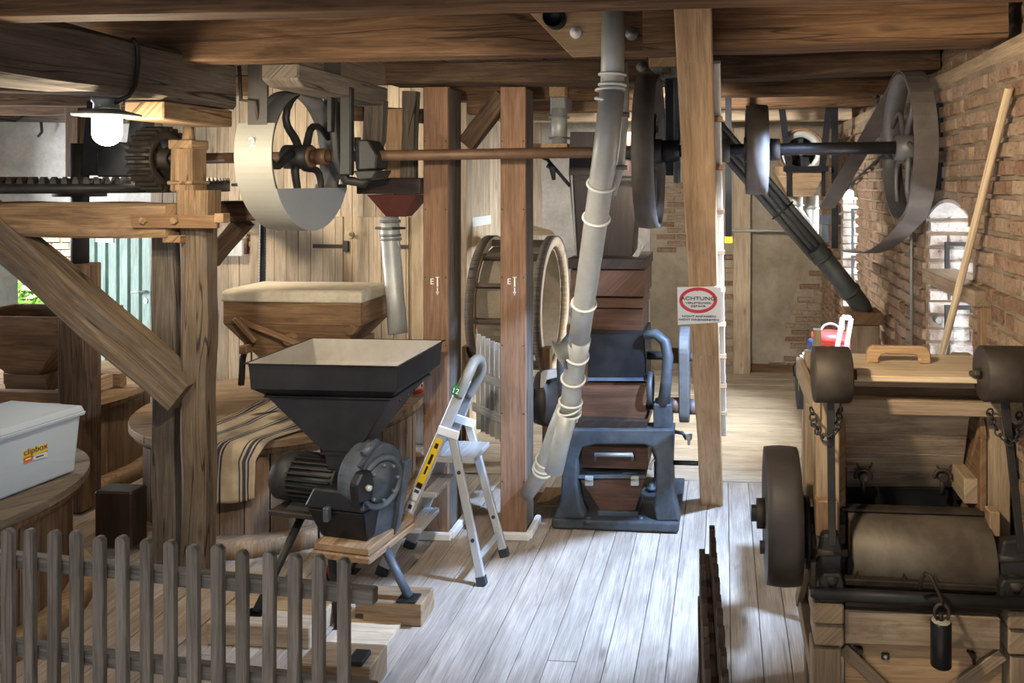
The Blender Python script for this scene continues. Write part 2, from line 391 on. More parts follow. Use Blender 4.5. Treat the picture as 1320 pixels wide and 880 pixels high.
    def pp(s, pts, t, dep, axis=None):
        cx = sum(p[0] for p in pts)/len(pts); cy = sum(p[1] for p in pts)/len(pts)
        Y = D(cx, cy, t).y
        return s.prism([PY(x, y, Y) for x, y in pts], (0, dep, 0), axis)

WL = {}     # world location of every object built
def mk(name, mb, mat, parent=None, bevel=0, seg=1, sub=0, origin=None, fix=True):
    lo = [min(p[i] for p in mb.v) for i in range(3)]; hi = [max(p[i] for p in mb.v) for i in range(3)]
    o0 = V(origin) if origin else V(((lo[0]+hi[0])/2, (lo[1]+hi[1])/2, lo[2]))
    me = bpy.data.meshes.new(name)
    me.from_pydata([p-o0 for p in mb.v], [], mb.f)
    uvl = me.uv_layers.new(name='UVMap')
    for i, pl in enumerate(me.polygons):
        pl.use_smooth = mb.sm[i]; ax = mb.ax[i]; n = pl.normal
        if i in mb.uv:
            for k, li in enumerate(pl.loop_indices): uvl.data[li].uv = mb.uv[i][k]
            continue
        if abs(n.dot(ax)) > .85:
            b1 = ax.orthogonal().normalized(); b2 = ax.cross(b1)
            for li in pl.loop_indices:
                p = mb.v[me.loops[li].vertex_index]; uvl.data[li].uv = (p.dot(b1)*.25, p.dot(b2)*.7)
        else:
            b2 = n.cross(ax).normalized()
            sh = max(range(3), key=lambda q: abs(n[q]))*.83
            for li in pl.loop_indices:
                p = mb.v[me.loops[li].vertex_index]-o0; uvl.data[li].uv = (p.dot(ax)+sh, p.dot(b2)+sh*.3)
    if fix:
        import bmesh
        bm = bmesh.new(); bm.from_mesh(me); bmesh.ops.recalc_face_normals(bm, faces=bm.faces); bm.to_mesh(me); bm.free()
    me.materials.append(M[mat] if isinstance(mat, str) else mat)
    o = bpy.data.objects.new(name, me); COL.objects.link(o)
    WL[o.name] = o0
    if parent is not None:
        o.parent = parent; o.location = o0-WL[parent.name]
    else: o.location = o0
    if bevel:
        b = o.modifiers.new('edge', 'BEVEL'); b.width = bevel; b.segments = seg; b.limit_method = 'ANGLE'; b.angle_limit = radians(40)
    if sub:
        b = o.modifiers.new('smooth', 'SUBSURF'); b.levels = sub; b.render_levels = sub
    return o
def tag(o, label, cat, group=None):
    o['label'] = label; o['category'] = cat
    if group: o['group'] = group
    return o
def thing(name, label, cat, loc, group=None):
    o = bpy.data.objects.new(name, None); COL.objects.link(o); o.empty_display_size = .1
    o.location = loc; WL[o.name] = V(loc); return tag(o, label, cat, group)
def solo(name, mb, mat, label, cat, group=None, **kw): return tag(mk(name, mb, mat, **kw), label, cat, group)
def struct(o): o['kind'] = 'structure'; return o
def text(name, body, size, mat, origin, xdir, ydir, parent, depth=.0008, align='CENTER', sx=1):
    cu = bpy.data.curves.new(name, 'FONT'); cu.body = body; cu.size = size; cu.align_x = align; cu.align_y = 'CENTER'; cu.extrude = depth
    to = bpy.data.objects.new(name, cu); COL.objects.link(to); bpy.context.view_layer.update()
    me = bpy.data.meshes.new_from_object(to.evaluated_get(bpy.context.evaluated_depsgraph_get()))
    bpy.data.objects.remove(to); bpy.data.curves.remove(cu)
    x, y = V(xdir).normalized(), V(ydir).normalized(); y = (y-x*x.dot(y)).normalized(); z = x.cross(y)
    for v in me.vertices: v.co = x*v.co.x*sx+y*v.co.y+z*v.co.z
    me.materials.clear(); me.materials.append(M[mat])
    o = bpy.data.objects.new(name, me); COL.objects.link(o); WL[o.name] = V(origin)
    o.parent = parent; o.location = V(origin)-WL[parent.name]; return o

# ================================================================ SETTING
XR, YB, YP, YD, CEIL = 1.12, 9.05, 6.35, 7.2, 3.02
XPC = PY(602, 300, YP).x            # corner of the plank partition
XPL = -4.95
# floor -------------------------------------------------------------
fl = struct(mk('floor', MB().box((-7.4, -.6, -.12), (1.7, 9.2, -.032)), 'beam_dark', origin=(0, 0, -.032)))
def plank(parent, lo, hi, axis, mat, bevel=.0025, name='plank'):
    return mk(name, MB().box(lo, hi, axis), mat, parent, bevel=bevel)
x, i = -5.6, 0
while x < XR-.01:
    w = random.choice((.118, .13, .138, .146)); x1 = min(x+w, XR)
    dz = random.uniform(-.0025, .0025)
    ye = 5.72 if x > -2.25 else 6.34 if x > -4.9 else 7.6
    cut = random.uniform(2.6, 4.6) if i % 3 == 0 else None
    segs = [(.9, cut-.002), (cut+.002, ye)] if cut else [(.9, ye)]
    for a, b in segs:
        plank(fl, (x+.0015, a, -.03), (x1-.0015, b, dz), (0, 1, 0), 'floor')
    x = x1; i += 1
y = 5.724
while y < YB-.02:
    y1 = min(y+random.uniform(.19, .26), YB); dz = random.uniform(-.002, .004)
    cut = random.uniform(-1.4, .6)
    plank(fl, (-2.25, y+.003, -.03), (cut-.002, y1-.003, dz+.006), (1, 0, 0), 'floor_back')
    plank(fl, (cut+.002, y+.003, -.03), (XR, y1-.003, dz+.006), (1, 0, 0), 'floor_back')
    y = y1
# ceiling -----------------------------------------------------------
ce = struct(mk('ceiling', MB().box((-7.6, -.5, CEIL+.03), (1.8, 9.3, CEIL+.14)), 'beam_dark'))
x = -7.4
while x < 1.7:
    mk('plank', MB().box((x+.004, -.5, CEIL), (x+.226, 9.2, CEIL+.03), (0, 1, 0)), 'beam_dark', ce); x += .23
# walls ---------------------------------------------------------------
wins = [(3.64, 4.46, .55, 2.02, 2.12), (6.66, 7.62, .70, 2.05, 2.16)]       # y0, y1, sill, spring, crown
def arch_z(w, y):
    y0, y1, s, sp, cr = w; k = (y-(y0+y1)/2)/((y1-y0)/2); return sp+(cr-sp)*max(0, 1-k*k)
mb = MB()
XT = XR+.5
def wslab(ya, yb, za, zb): mb.box((XR+.012, ya, za), (XT, yb, zb), (0, 1, 0))
ys = [-.5, 3.64, 4.46, 6.66, 7.62, 9.3]
for a, b in ((0, 1), (2, 3), (4, 5)): wslab(ys[a], ys[b], -.1, 2.70)
for w in wins:
    wslab(w[0], w[1], -.1, w[2])
    n = 12
    poly = [(XR+.012, w[0]+(w[1]-w[0])*k/n, arch_z(w, w[0]+(w[1]-w[0])*k/n)) for k in range(n+1)]
    mb.prism(poly+[(XR+.012, w[1], 2.70), (XR+.012, w[0], 2.70)], (XT-XR-.012, 0, 0))
wr = struct(mk('wall_right', mb, 'mortar', origin=(XR, 4, 0)))
mk('upper_masonry', MB().box((XR+.14, -.5, 2.7), (XT, 9.3, CEIL+.03)), 'mortar', wr)
bricks = []
cz, row = .02, 0
CH = .076
while cz < 2.66:
    yy = 1.45+(0 if row % 2 else -.09); k = row % 2
    while yy < YB-.03:
        L = random.uniform(.165, .19) if (row % 3) else random.uniform(.088, .10)*(2 if random.random() < .4 else 1)
        a, b = yy+.009, min(yy+L-.009, YB-.01)
        ok = True
        for w in wins:
            if b > w[0]+.002 and a < w[1]-.002 and w[2]-.03 < cz+.035 < arch_z(w, min(max((a+b)/2, w[0]), w[1]))+.02:
                if a < w[0]-.05: b = w[0]
                elif b > w[1]+.05: a = w[1]
                else: ok = False
        if ok and b-a > .04: bricks.append((a, b, cz+random.uniform(-.003, .003), cz+CH-.013+random.uniform(-.005, .003)))
        yy += L
    cz += CH; row += 1
def brickgeo(mb, lo, hi, face):
    """one rough brick; `face` is the axis (index, sign) that shows"""
    ax, sg = face; o = [i for i in range(3) if i != ax]
    f0, f1 = (lo[ax], hi[ax]) if sg < 0 else (hi[ax], lo[ax])
    ins = .005; q = []
    for depth, inset in ((f1, 0), (f0+(f1-f0)*.35, 0), (f0, ins)):
        for (u, v) in ((0, 0), (1, 0), (1, 1), (0, 1)):
            p = [0, 0, 0]; p[ax] = depth+random.uniform(-.003, .003)
            p[o[0]] = (lo[o[0]]+inset if u == 0 else hi[o[0]]-inset)+random.uniform(-.0035, .0035)
            p[o[1]] = (lo[o[1]]+inset if v == 0 else hi[o[1]]-inset)+random.uniform(-.0035, .0035)
            q.append(tuple(p))
    return mb.loft([q[0:4], q[4:8], q[8:12]])
# the bricks that show largest (near the viewer and not hidden by the machine) are single parts, the others one joined part
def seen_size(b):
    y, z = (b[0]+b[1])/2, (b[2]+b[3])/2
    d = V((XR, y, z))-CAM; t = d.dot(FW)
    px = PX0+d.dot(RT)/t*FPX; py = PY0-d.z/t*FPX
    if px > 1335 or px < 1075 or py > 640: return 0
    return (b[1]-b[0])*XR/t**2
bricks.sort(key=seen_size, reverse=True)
far = MB()
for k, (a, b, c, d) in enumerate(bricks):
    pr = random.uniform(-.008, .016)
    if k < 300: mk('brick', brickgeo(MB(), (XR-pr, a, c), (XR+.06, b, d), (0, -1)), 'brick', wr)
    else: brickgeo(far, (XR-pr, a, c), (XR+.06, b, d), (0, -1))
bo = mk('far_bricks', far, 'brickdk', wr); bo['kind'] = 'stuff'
# bricks of the recessed masonry above the wall plate
cz, row = 2.74, 0
up = MB()
while cz < CEIL-.03:
    yy = 2.3+(.12 if row % 2 else 0)
    while yy < 8.8:
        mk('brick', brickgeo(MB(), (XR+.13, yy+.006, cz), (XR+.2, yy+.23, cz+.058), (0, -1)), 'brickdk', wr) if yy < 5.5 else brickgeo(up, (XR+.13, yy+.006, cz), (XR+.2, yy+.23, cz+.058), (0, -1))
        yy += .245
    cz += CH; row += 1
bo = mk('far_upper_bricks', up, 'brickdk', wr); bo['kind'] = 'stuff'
# the windows of the right wall: limewashed reveal bricks, frame, glazing bars, panes
for wi, w in enumerate(wins):
    wn = bpy.data.objects.new('window_%d' % (wi+1), None); COL.objects.link(wn); wn.location = (XT-.12, (w[0]+w[1])/2, w[2]); WL[wn.name] = V(wn.location); struct(wn)
    # limewashed far jamb bricks
    cz, row = w[2], 0
    while cz < w[3]+.04:
        xs = [XR+.02, XR+.13, XR+.36] if row % 2 else [XR+.02, XR+.25, XR+.36]
        for a, b in zip(xs[:-1], xs[1:]):
            mk('brick', brickgeo(MB(), (a+.004, w[1]-.022-random.uniform(0, .006), cz+.004), (b-.004, w[1]+.02, cz+.064), (1, -1)), 'brickwhite', wn)
        cz += CH; row += 1
    mb = MB(); n = 10
    ss = [w[0]+(w[1]-w[0])*k/n for k in range(n+1)]
    lo = [(XR+.02, y, arch_z(w, y)-.004) for y in ss]; hi = [(XR+.02, y, arch_z(w, y)-.022) for y in ss]
    mb.prism(lo+hi[::-1], (.36, 0, 0)); mk('arch_plaster', mb, 'reveal', wn)
    mk('window_sill', MB().box((XR-.01, w[0]+.01, w[2]-.03), (XT-.1, w[1]-.025, w[2]+.012)), 'reveal', wn)
    xf = XT-.12
    fr = MB()
    y0, y1, z0, z1 = w[0]+.02, w[1]-.04, w[2]+.02, w[3]-.02
    for a, b, c, d in ((y0, y0+.05, z0, z1), (y1-.05, y1, z0, z1), (y0+.05, y1-.05, z0, z0+.05), (y0+.05, y1-.05, z1-.05, z1)):
        fr.box((xf-.03, a, c), (xf+.03, b, d))
    mk('window_frame', fr, 'white', wn)
    ba = MB()
    for k in range(1, 3): ba.box((xf-.012, y0+(y1-y0)*k/3-.009, z0+.05), (xf+.012, y0+(y1-y0)*k/3+.009, z1-.05))
    for k in range(1, 5): ba.box((xf-.011, y0+.05, z0+(z1-z0)*k/5-.009), (xf+.011, y1-.05, z0+(z1-z0)*k/5+.009))
    mk('glazing_bars', ba, 'iron', wn)
    for i in range(3):
        for j in range(5):
            ya, yb = y0+.05+(y1-y0-.1)*i/3+.008, y0+.05+(y1-y0-.1)*(i+1)/3-.008; za, zb = z0+.05+(z1-z0-.1)*j/5+.008, z0+.05+(z1-z0-.1)*(j+1)/5-.008
            mk('pane', MB().box((xf-.002, ya, za), (xf+.002, yb, zb)), 'glass', wn)
    # inward opening casement folded back against the far jamb
    yj = w[1]-.055
    for (za, zb) in ((1.60, 1.87), (1.16, 1.52)) if wi == 0 else ((1.55, 1.95), (1.05, 1.5)):
        cs = MB(); xa, xb = XR+.10, XR+.36
        for a, b, c, d in ((xa, xa+.022, za, zb), (xb-.022, xb, za, zb), (xa+.022, xb-.022, za, za+.022), (xa+.022, xb-.022, zb-.022, zb)):
            cs.box((a, yj-.012, c), (b, yj+.012, d))
        cf = mk('casement', cs, 'iron', wn)
        mk('pane', MB().box((xa+.022, yj-.003, za+.022), (xb-.022, yj+.003, zb-.022)), 'glass', cf)
    if wi == 0:
        b = MB(); b.tube([(XR+.06, yj-.03, 1.44), (XR+.06, yj+.03, 1.44)], [.018, .022], 12); mk('wall_knob', b, 'zincdark', wn)
# wall plate under the beam ends
wp = struct(mk('trim_1', MB().log((XR+.09, -.3, 2.73), (XR+.09, 9, 2.73), .16, .075, ch=.05, jit=.004, segs=20), 'mach'))
# back wall
mb = MB(); mb.box((XPC-.3, YB, -.1), (XT, YB+.3, CEIL+.03))
wb_ = struct(mk('wall_back', mb, 'wallback'))
mk('pale_plaster', MB().box((XPC-.2, YB-.02, .0), (PY(838, 300, YB).x, YB, CEIL)), 'plasterl', wb_)
def brick_patch(x0, y0, x1, y1, jag):
    a, b = PY(x0, y1, YB), PY(x1, y0, YB); z, row = a.z, 0
    while z < b.z:
        f = (z-a.z)/(b.z-a.z)
        x = a.x+(jag(f))*(b.x-a.x)+(.12 if row % 2 else 0)
        while x < b.x-.05:
            x2 = min(x+random.uniform(.21, .24), b.x)
            if random.random() > .08: mk('brick', brickgeo(MB(), (x+.006, YB-.016-random.uniform(0, .012), z+.006), (x2-.006, YB+.03, z+.064), (1, -1)), 'brickdk', wb_)
            x = x2
        z += CH; row += 1
brick_patch(996, 345, 1062, 474, lambda f: max(0, f*.9-.1)+random.uniform(-.1, .12))
brick_patch(846, 236, 888, 326, lambda f: 0)
brick_patch(930, 330, 946, 470, lambda f: 0)
# left walls
mb = MB()
for y0, y1, z0, z1 in ((-.5, 4.7, -.1, CEIL+.03), (6.3, YD+.3, -.1, CEIL+.03), (4.7, 6.3, -.1, .8), (4.7, 6.3, 2.4, CEIL+.03)): mb.box((-7.6, y0, z0), (-7.35, y1, z1))
wl = struct(mk('wall_left', mb, 'plasterl'))
w3 = bpy.data.objects.new('window_3', None); COL.objects.link(w3); w3.location = (-7.45, 5.5, .8); WL[w3.name] = V(w3.location); struct(w3)  # unseen window added to let light onto the open green door
mb = MB()
for a, b, c, d in ((4.7, 4.76, .8, 2.4), (6.24, 6.3, .8, 2.4), (4.76, 6.24, .8, .86), (4.76, 6.24, 2.34, 2.4), (5.47, 5.53, .86, 2.34)): mb.box((-7.5, a, c), (-7.44, b, d))
mk('window_frame', mb, 'white', w3)
for a, b in ((4.76, 5.47), (5.53, 6.24)): mk('pane', MB().box((-7.472, a, .86), (-7.468, b, 2.34)), 'glass', w3)
xo0, xo1 = -7.31, PY(113, 350, YD).x
mb = MB(); mb.box((-7.35, YD, -.1), (xo0, YD+.3, CEIL+.03)); mb.box((xo1, YD, -.1), (XPL-.05, YD+.3, CEIL+.03)); mb.box((xo0, YD, 1.98), (xo1, YD+.3, CEIL+.03))
struct(mk('wall_back_left', mb, 'plasterl'))
struct(mk('wall_stub', MB().box((XPL-.05, YP+.06, -.1), (XPL+.05, YD+.3, CEIL+.03)), 'plasterl'))
# plank partition (faces the viewer) with a board door, and the return behind the posts
pt = bpy.data.objects.new('wall_partition', None); COL.objects.link(pt); pt.location = (-3.5, YP, 0); WL[pt.name] = V(pt.location); struct(pt)
mk('backing', MB().box((XPL, YP+.03, -.02), (XPC, YP+.07, CEIL)), 'beam_dark', pt)
dx0, dx1, dz1 = PY(414, 300, YP).x, PY(443.5, 300, YP).x, PY(430, 279, YP).z
x = XPL
while x < XPC-.01:
    w = random.uniform(.097, .108); x1 = min(x+w, XPC)
    mk('plank', MB().box((x+.0016, YP-random.uniform(0, .003), 0), (x1-.0016, YP+.03, CEIL), (0, 0, 1)), 'pale', pt, bevel=.002); x = x1
# a board door flush in it
dr = bpy.data.objects.new('door_1', None); COL.objects.link(dr); dr.location = (dx0, YP-.02, 0); WL[dr.name] = V(dr.location); struct(dr)
x = dx0-.62
dxe = dx1
while x < dxe-.01:
    x1 = min(x+.108, dxe); mk('plank', MB().box((x+.0016, YP-.024, .05), (x1-.0016, YP-.0035, dz1), (0, 0, 1)), 'pale', dr, bevel=.002); x = x1
for zz in (PY(430, 317, YP).z, .55):
    mk('strap_hinge', MB().box((dxe-.26, YP-.031, zz-.016), (dxe+.0, YP-.0245, zz+.016)), 'ironwarm', dr)
    mk('hinge_pin', MB().box((dxe+.005, YP-.04, zz-.045), (dxe+.05, YP-.004, zz+.045)), 'ironwarm', dr)
mk('door_handle', MB().box((dxe-.66, YP-.05, 1.02), (dxe-.64, YP-.0245, 1.14)), 'iron', dr)
x = dxe+.06; x1 = PY(528, 300, YP).x
d2 = bpy.data.objects.new('door_2', None); COL.objects.link(d2); d2.location = (x, YP-.02, 0); WL[d2.name] = V(d2.location); struct(d2)
x += .06; xe = x1; xs2 = x
while x < xe-.01:
    x2 = min(x+.108, xe); mk('plank', MB().box((x+.0016, YP-.022, .05), (x2-.0016, YP-.0035, dz1), (0, 0, 1)), 'pale', d2, bevel=.002); x = x2
mk('strap_hinge', MB().box((xe-.2, YP-.03, PY(430, 317, YP).z-.016), (xe, YP-.0225, PY(430, 317, YP).z+.016)), 'ironwarm', d2)
p2 = bpy.data.objects.new('wall_partition_return', None); COL.objects.link(p2); p2.location = (XPC, 7, 0); WL[p2.name] = V(p2.location); struct(p2)
mk('backing', MB().box((XPC-.07, YP+.07, -.02), (XPC-.03, YB, CEIL)), 'beam_dark', p2)
y = YP+.0
while y < YB-.05:
    y1 = min(y+.125, YB-.02); mk('plank', MB().box((XPC-.03, y+.002, 0), (XPC+random.uniform(0, .003), y1-.002, CEIL), (0, 0, 1)), 'pale', p2, bevel=.002); y = y1
# green boarded door standing open at the doorway
gd = bpy.data.objects.new('door_3', None); COL.objects.link(gd); ga, gb = V((xo1+.02, YD-.02, 0)), PY(199, 350, YD-.30); gd.location = ga; WL[gd.name] = V(ga); struct(gd)
gb = V((gb.x, gb.y, 0)); gu = (gb-ga).normalized(); gn = V((gu.y, -gu.x, 0)); L = (gb-ga).length
nb = 6
for k in range(nb):
    a = ga+gu*(L*k/nb+.004); b = ga+gu*(L*(k+1)/nb-.004)
    mb = MB(); mb.loft([[a+V((0, 0, z)), a+gn*.03+gu*.03+V((0, 0, z)), b+gn*.03-gu*.012+V((0, 0, z)), b+V((0, 0, z))] for z in (.06, 1.94)])
    mk('plank', mb, 'green', gd)
mk('backing', MB().hexa([ga-gn*.03+V((0, 0, .05)), gb-gn*.03+V((0, 0, .05)), gb+V((0, 0, .05)), ga+V((0, 0, .05)), ga-gn*.03+V((0, 0, 1.95)), gb-gn*.03+V((0, 0, 1.95)), gb+V((0, 0, 1.95)), ga+V((0, 0, 1.95))]), 'green', gd)
hz = PY(188, 375, YD-.3).z
hp = gb-gu*.07+gn*.03
hb = mk('door_handle', MB().tube([hp+V((0, 0, hz)), hp+gn*.05+V((0, 0, hz)), hp+gn*.05-gu*.13+V((0, 0, hz-.01))], .011, 8), 'alu', gd)
mk('keyhole_plate', MB().cyl(hp+V((0, 0, hz-.09)), hp+gn*.008+V((0, 0, hz-.09)), .025), 'alu', gd)
pa = ga+gu*(L*.18)+gn*.034
mb = MB(); q = [pa+V((0, 0, 1.62)), pa+gu*.26+V((0, 0, 1.62)), pa+gu*.26+V((0, 0, 1.95)), pa+V((0, 0, 1.95))]; mb.prism(q, gn*.004)
solo('notice_sheet', mb, 'paper', 'white paper notice pinned to the top of the green door', 'notice')
# outside, beyond the doorway
struct(mk('ground_outside', MB().box((-16, 7.5, -.5), (-2.6, 24, -.35)), 'grass'))
ow = struct(mk('wall_outside', MB().box((-18, 15.5, -.4), (-6, 15.9, 7)), 'mortar'))
z, row = -.3, 0
xa, xb = PY(-10, 300, 15.5).x, PY(135, 300, 15.5).x
while z < 1.9:
    x = xa+(.2 if row % 2 else 0)
    while x < xb:
        mk('brick', brickgeo(MB(), (x+.012, 15.47-random.uniform(0, .02), z+.012), (x+.38, 15.52, z+.14), (1, -1)), 'brickout', ow); x += .4
    z += .152; row += 1
bs = MB()
for k in range(260):
    c = V((random.uniform(-12.9, -11.6), random.uniform(12.0, 12.9), random.uniform(-.3, 1.15)*random.random()**.4))
    a = V((random.uniform(-1, 1), random.uniform(-1, 1), random.uniform(-.3, 1))).normalized(); b = a.orthogonal().normalized(); r = random.uniform(.06, .13)
    bs.add([c, c+b*r*.4+a*r*.5, c+a*r*1.3, c-b*r*.4+a*r*.5], [(0, 1, 2, 3)])
gb_ = solo('garden_bush', bs, 'grass', 'green leafy bush outside beyond the doorway', 'bush', fix=False)
gb_['kind'] = 'stuff'

# ---------------------------------------------------------------- ceiling beams
BN = 0
def beam(label, p0, p1, Y, h, d, mat, cat='beam', group=None, name='ceiling_beam', up=(0, 0, 1), jit=.005):
    global BN; BN += 1
    a, b = PY(*p0, Y), PY(*p1, Y); o = V((0, d/2, h/2))
    return solo(name, MB().log(a+o, b+o, d, h, ch=.05, jit=jit, segs=10, seed=BN), mat, label, cat, group)
beam('dark ceiling beam closest to the viewer, running across the top of the photo', (-30, 22), (1420, -10), 2.5, .22, .12, 'beam', jit=.003)
beam('broad brown ceiling beam behind the one at the top edge, ending at the plywood board', (118, 80), (832, 68), 3.55, .215, .13, 'beam')
beam('broad brown ceiling beam from the leaning post to the brick wall, over the big wheel', (828, 63), (1300, 48.5), 3.27, .20, .25, 'beam')
beam('third ceiling beam, dark, carrying the two red-brown posts', (497, 108), (872, 105), 4.55, .13, .22, 'beam_dark')
beam('third ceiling beam between the leaning post and the brick wall', (905, 101), (1212, 90.5), 4.55, .15, .22, 'beam_dark')
beam('fourth ceiling beam, seen above the galvanised elbow duct', (580, 130), (1165, 119), 5.55, .16, .14, 'beam')
beam('fifth ceiling beam, above the fan with the wooden box', (580, 147), (1125, 136.5), 6.35, .16, .12, 'beam')
beam('pale fresh ceiling beam farthest back, near the rear wall', (560, 157), (1098, 154), 7.2, .11, .16, 'pale')
beam('dark ceiling joist far left above the plaster wall, nearest of four', (-20, 118), (330, 120), 5.0, .12, .15, 'beam', name='ceiling_joist')
beam('dark ceiling joist far left, second of the four above the plaster wall', (-20, 136), (220, 136), 5.7, .10, .12, 'beam', name='ceiling_joist')
beam('dark ceiling joist far left, third of the four above the plaster wall', (-20, 148), (165, 148), 6.4, .10, .1, 'beam', name='ceiling_joist')
beam('dark ceiling joist far left with the cable clipped along it', (-20, 156), (165, 158), 7.05, .07, .1, 'grey', name='ceiling_joist')

# ================================================================ LEFT: timber frame, gears, lamp
def timber(name, label, cat, p0, p1, w, h, mat, up=(0, 0, 1), group=None, jit=.006, segs=8, ch=.08, parent=None, seed=3):
    o = mk(name, MB().log(p0, p1, w, h, up, jit, segs, ch, seed), mat, parent)
    return tag(o, label, cat, group) if label else o
# heavy grey beam running away from the viewer at upper left
a, b = PX(-40, 92, -2.6), PX(303, 143, -2.6)
hb_h = .25
pa_, pb_ = V((-2.72, a.y-.3, a.z+hb_h/2)), V((-2.72, b.y, b.z+hb_h/2))
timber('main_beam', 'heavy hewn grey beam running away at upper left, carrying the lit lamp', 'beam', pa_, pb_, .24, hb_h, 'grey', jit=.01, segs=14)
y0 = PX(212, 150, -2.6).y; y1 = PX(301, 150, -2.6).y
bol_z = PX(303, 164, -2.6).z
solo('bolster_block', MB().box((-2.80, y0, bol_z), (-2.605, y1, b.z+.0)), 'oak', 'wooden bolster block under the end of the heavy grey beam', 'block', bevel=.006)
# lamp
lc = PX(138, 150, -2.70)
lt = thing('wall_lamp', 'lit workshop lamp with glass dome and shallow metal shade under the grey beam', 'lamp', (lc.x, lc.y, lc.z))
k = lc.y
rz = lambda y: PX(138, y, -2.70).z
mk('shade', MB().lathe((lc.x, lc.y, 0), (0, 0, 1), [(rz(150), .127), (rz(147), .129), (rz(141), .055), (rz(142), .052), (rz(149), .122)], 36, closed=True), 'zincdark', lt)
mk('socket', MB().lathe((lc.x, lc.y, 0), (0, 0, 1), [(rz(143), .052), (rz(134), .05), (rz(131), .058), (rz(126), .058)], 24), 'zincdark', lt)
gl_ = []
for q in range(9):
    an = pi/2*q/8; gl_.append((rz(188)+(.055)*(1-cos(an)), .0555*max(.02, sin(an))))
mk('glass_dome', MB().lathe((lc.x, lc.y, 0), (0, 0, 1), gl_+[(rz(147), .0555)], 28), 'bulb', lt)
lamp('lamp_light', 'POINT', (lc.x, lc.y, rz(150)-.155), 30, (1, .86, .64), shadow_soft_size=.05)
# cable over the beam
cb = [PX(171, 50, -2.585), PX(177, 58, -2.585), PX(178, 80, -2.585), PX(174, 112, -2.585), PX(166, 124, -2.585), PX(152, 130, -2.62), lc+V((.04, 0, .06))]
solo('lamp_cable', MB().tube(cb, .010, 8), 'cable', 'black cable looped over the grey beam to the lamp', 'cable')

# main post with shoulder, turned neck and pin
pt_ = D(253, 258, 4.27); px_, py_ = pt_.x, pt_.y+.02
post = thing('frame_post', 'weathered oak post with a carved neck, standing before the vat with the sack', 'post', (px_, py_, 0))
zt = D(255, 245, 4.25).z
mk('shaft', MB().log((px_, py_, .03), (px_, py_, zt-.16), .148, .148, (0, 1, 0), .008, 14, .2, 2), 'oakgrey', post)
mk('shoulder', MB().log((px_, py_, zt-.18), (px_, py_, zt), .185, .165, (0, 1, 0), .005, 4, .16, 4), 'oak', post)
zn = D(245, 182, 4.3).z; nx = D(244, 200, 4.3).x
mk('neck', MB().loft([[(nx-s*w, py_-d, z), (nx+s*w, py_-d, z), (nx+s*w, py_+d, z), (nx-s*w, py_+d, z)] for s, w, d, z in ((1, .066, .066, zt-.01), (1, .064, .066, zt+.10), (1, .062, .064, zn))]), 'oak', post, bevel=.01)
for zz, hh, w in ((zt+.03, .022, .072), (zn-.045, .05, .068)):
    mk('neck_collar', MB().box((nx-w, py_-w-.006, zz), (nx+w, py_+w+.006, zz+hh)), 'oak', post, bevel=.006)
mk('pin', MB().lathe((nx, py_, zn-.002), (0, 0, 1), [(0, .036), (.03, .028), (.08, .026)], 14), 'oak', post)
mk('foot', MB().box((px_-.085, py_-.08, 0), (px_+.085, py_+.085, .06)), 'grey', post, bevel=.01)
# second, darker post right behind it
p2_ = D(213, 400, 4.42)
timber('frame_post', 'dark grey post half hidden behind the oak post with carved neck', 'post', (p2_.x, p2_.y+.05, 0), (p2_.x, p2_.y+.05, 2.08), .15, .15, 'grey', (0, 1, 0), seed=8)
# horizontal beam with the wooden strap, and the brace
bt, bb = D(100, 262, 4.2), D(100, 306, 4.2)
bh = bt.z-bb.z; byc = bt.y+.09
bl = thing('cross_beam', 'light oak beam at chest height running left from the oak post', 'beam', (px_-1.0, byc, bb.z))
mk('timber', MB().log((-4.6, byc+.02, (bt.z+bb.z)/2), (px_-.09, byc, (bt.z+bb.z)/2), .18, bh, jit=.010, segs=16, ch=.09, seed=5), 'oak', bl)
sp0, sp1 = D(170, 286, 4.15), D(280, 284, 4.15)
ysp = byc-.115
mk('strap', MB().box((PY(170, 286, ysp).x, ysp, PY(200, 294, ysp).z), (PY(279, 286, ysp).x, ysp+.03, PY(200, 277, ysp).z)), 'hopper', bl, bevel=.004)
for bx in (186, 226):
    c = PY(bx, 284, ysp); s_ = mk('bolt_head', MB().lathe((c.x, ysp-.02, c.z), (0, 1, 0), [(0, .018), (.006, .021), (.03, .021)], 6, smooth=False), 'oak', bl)
c = PY(284, 281, ysp); mk('wedge', MB().box((c.x-.03, ysp-.01, c.z-.025), (c.x+.022, ysp+.05, c.z+.025)), 'oak', bl, bevel=.003)
c = PY(222, 308, ysp+.05); mk('tenon_block', MB().box((c.x-.05, ysp+.04, c.z-.02), (c.x+.05, ysp+.16, c.z+.02)), 'oak', bl, bevel=.004)
br0, br1 = D(-5, 318, 4.2), D(222, 503, 4.2)
br0.y = br1.y = byc-.01
timber('diagonal_brace', 'diagonal oak brace slanting down to the oak post above the storage box', 'brace', br0+V((-.3, 0, .245)), br1+V((.05, 0, -.04)), .15, .19, 'oakgrey', up=(0, 0, 1), jit=.008, seed=11)
# dark horizontal timber and brace right of the post
timber('tie_beam', 'dark short timber running right from the oak post under the sheet covered wheel', 'timber', D(268, 273, 4.7), D(342, 271, 4.7), .12, .12, 'beam_dark')
timber('tie_brace', 'dark slanting brace under the short timber right of the oak post', 'brace', D(270, 338, 4.75), D(316, 284, 4.75), .10, .09, 'beam_dark')
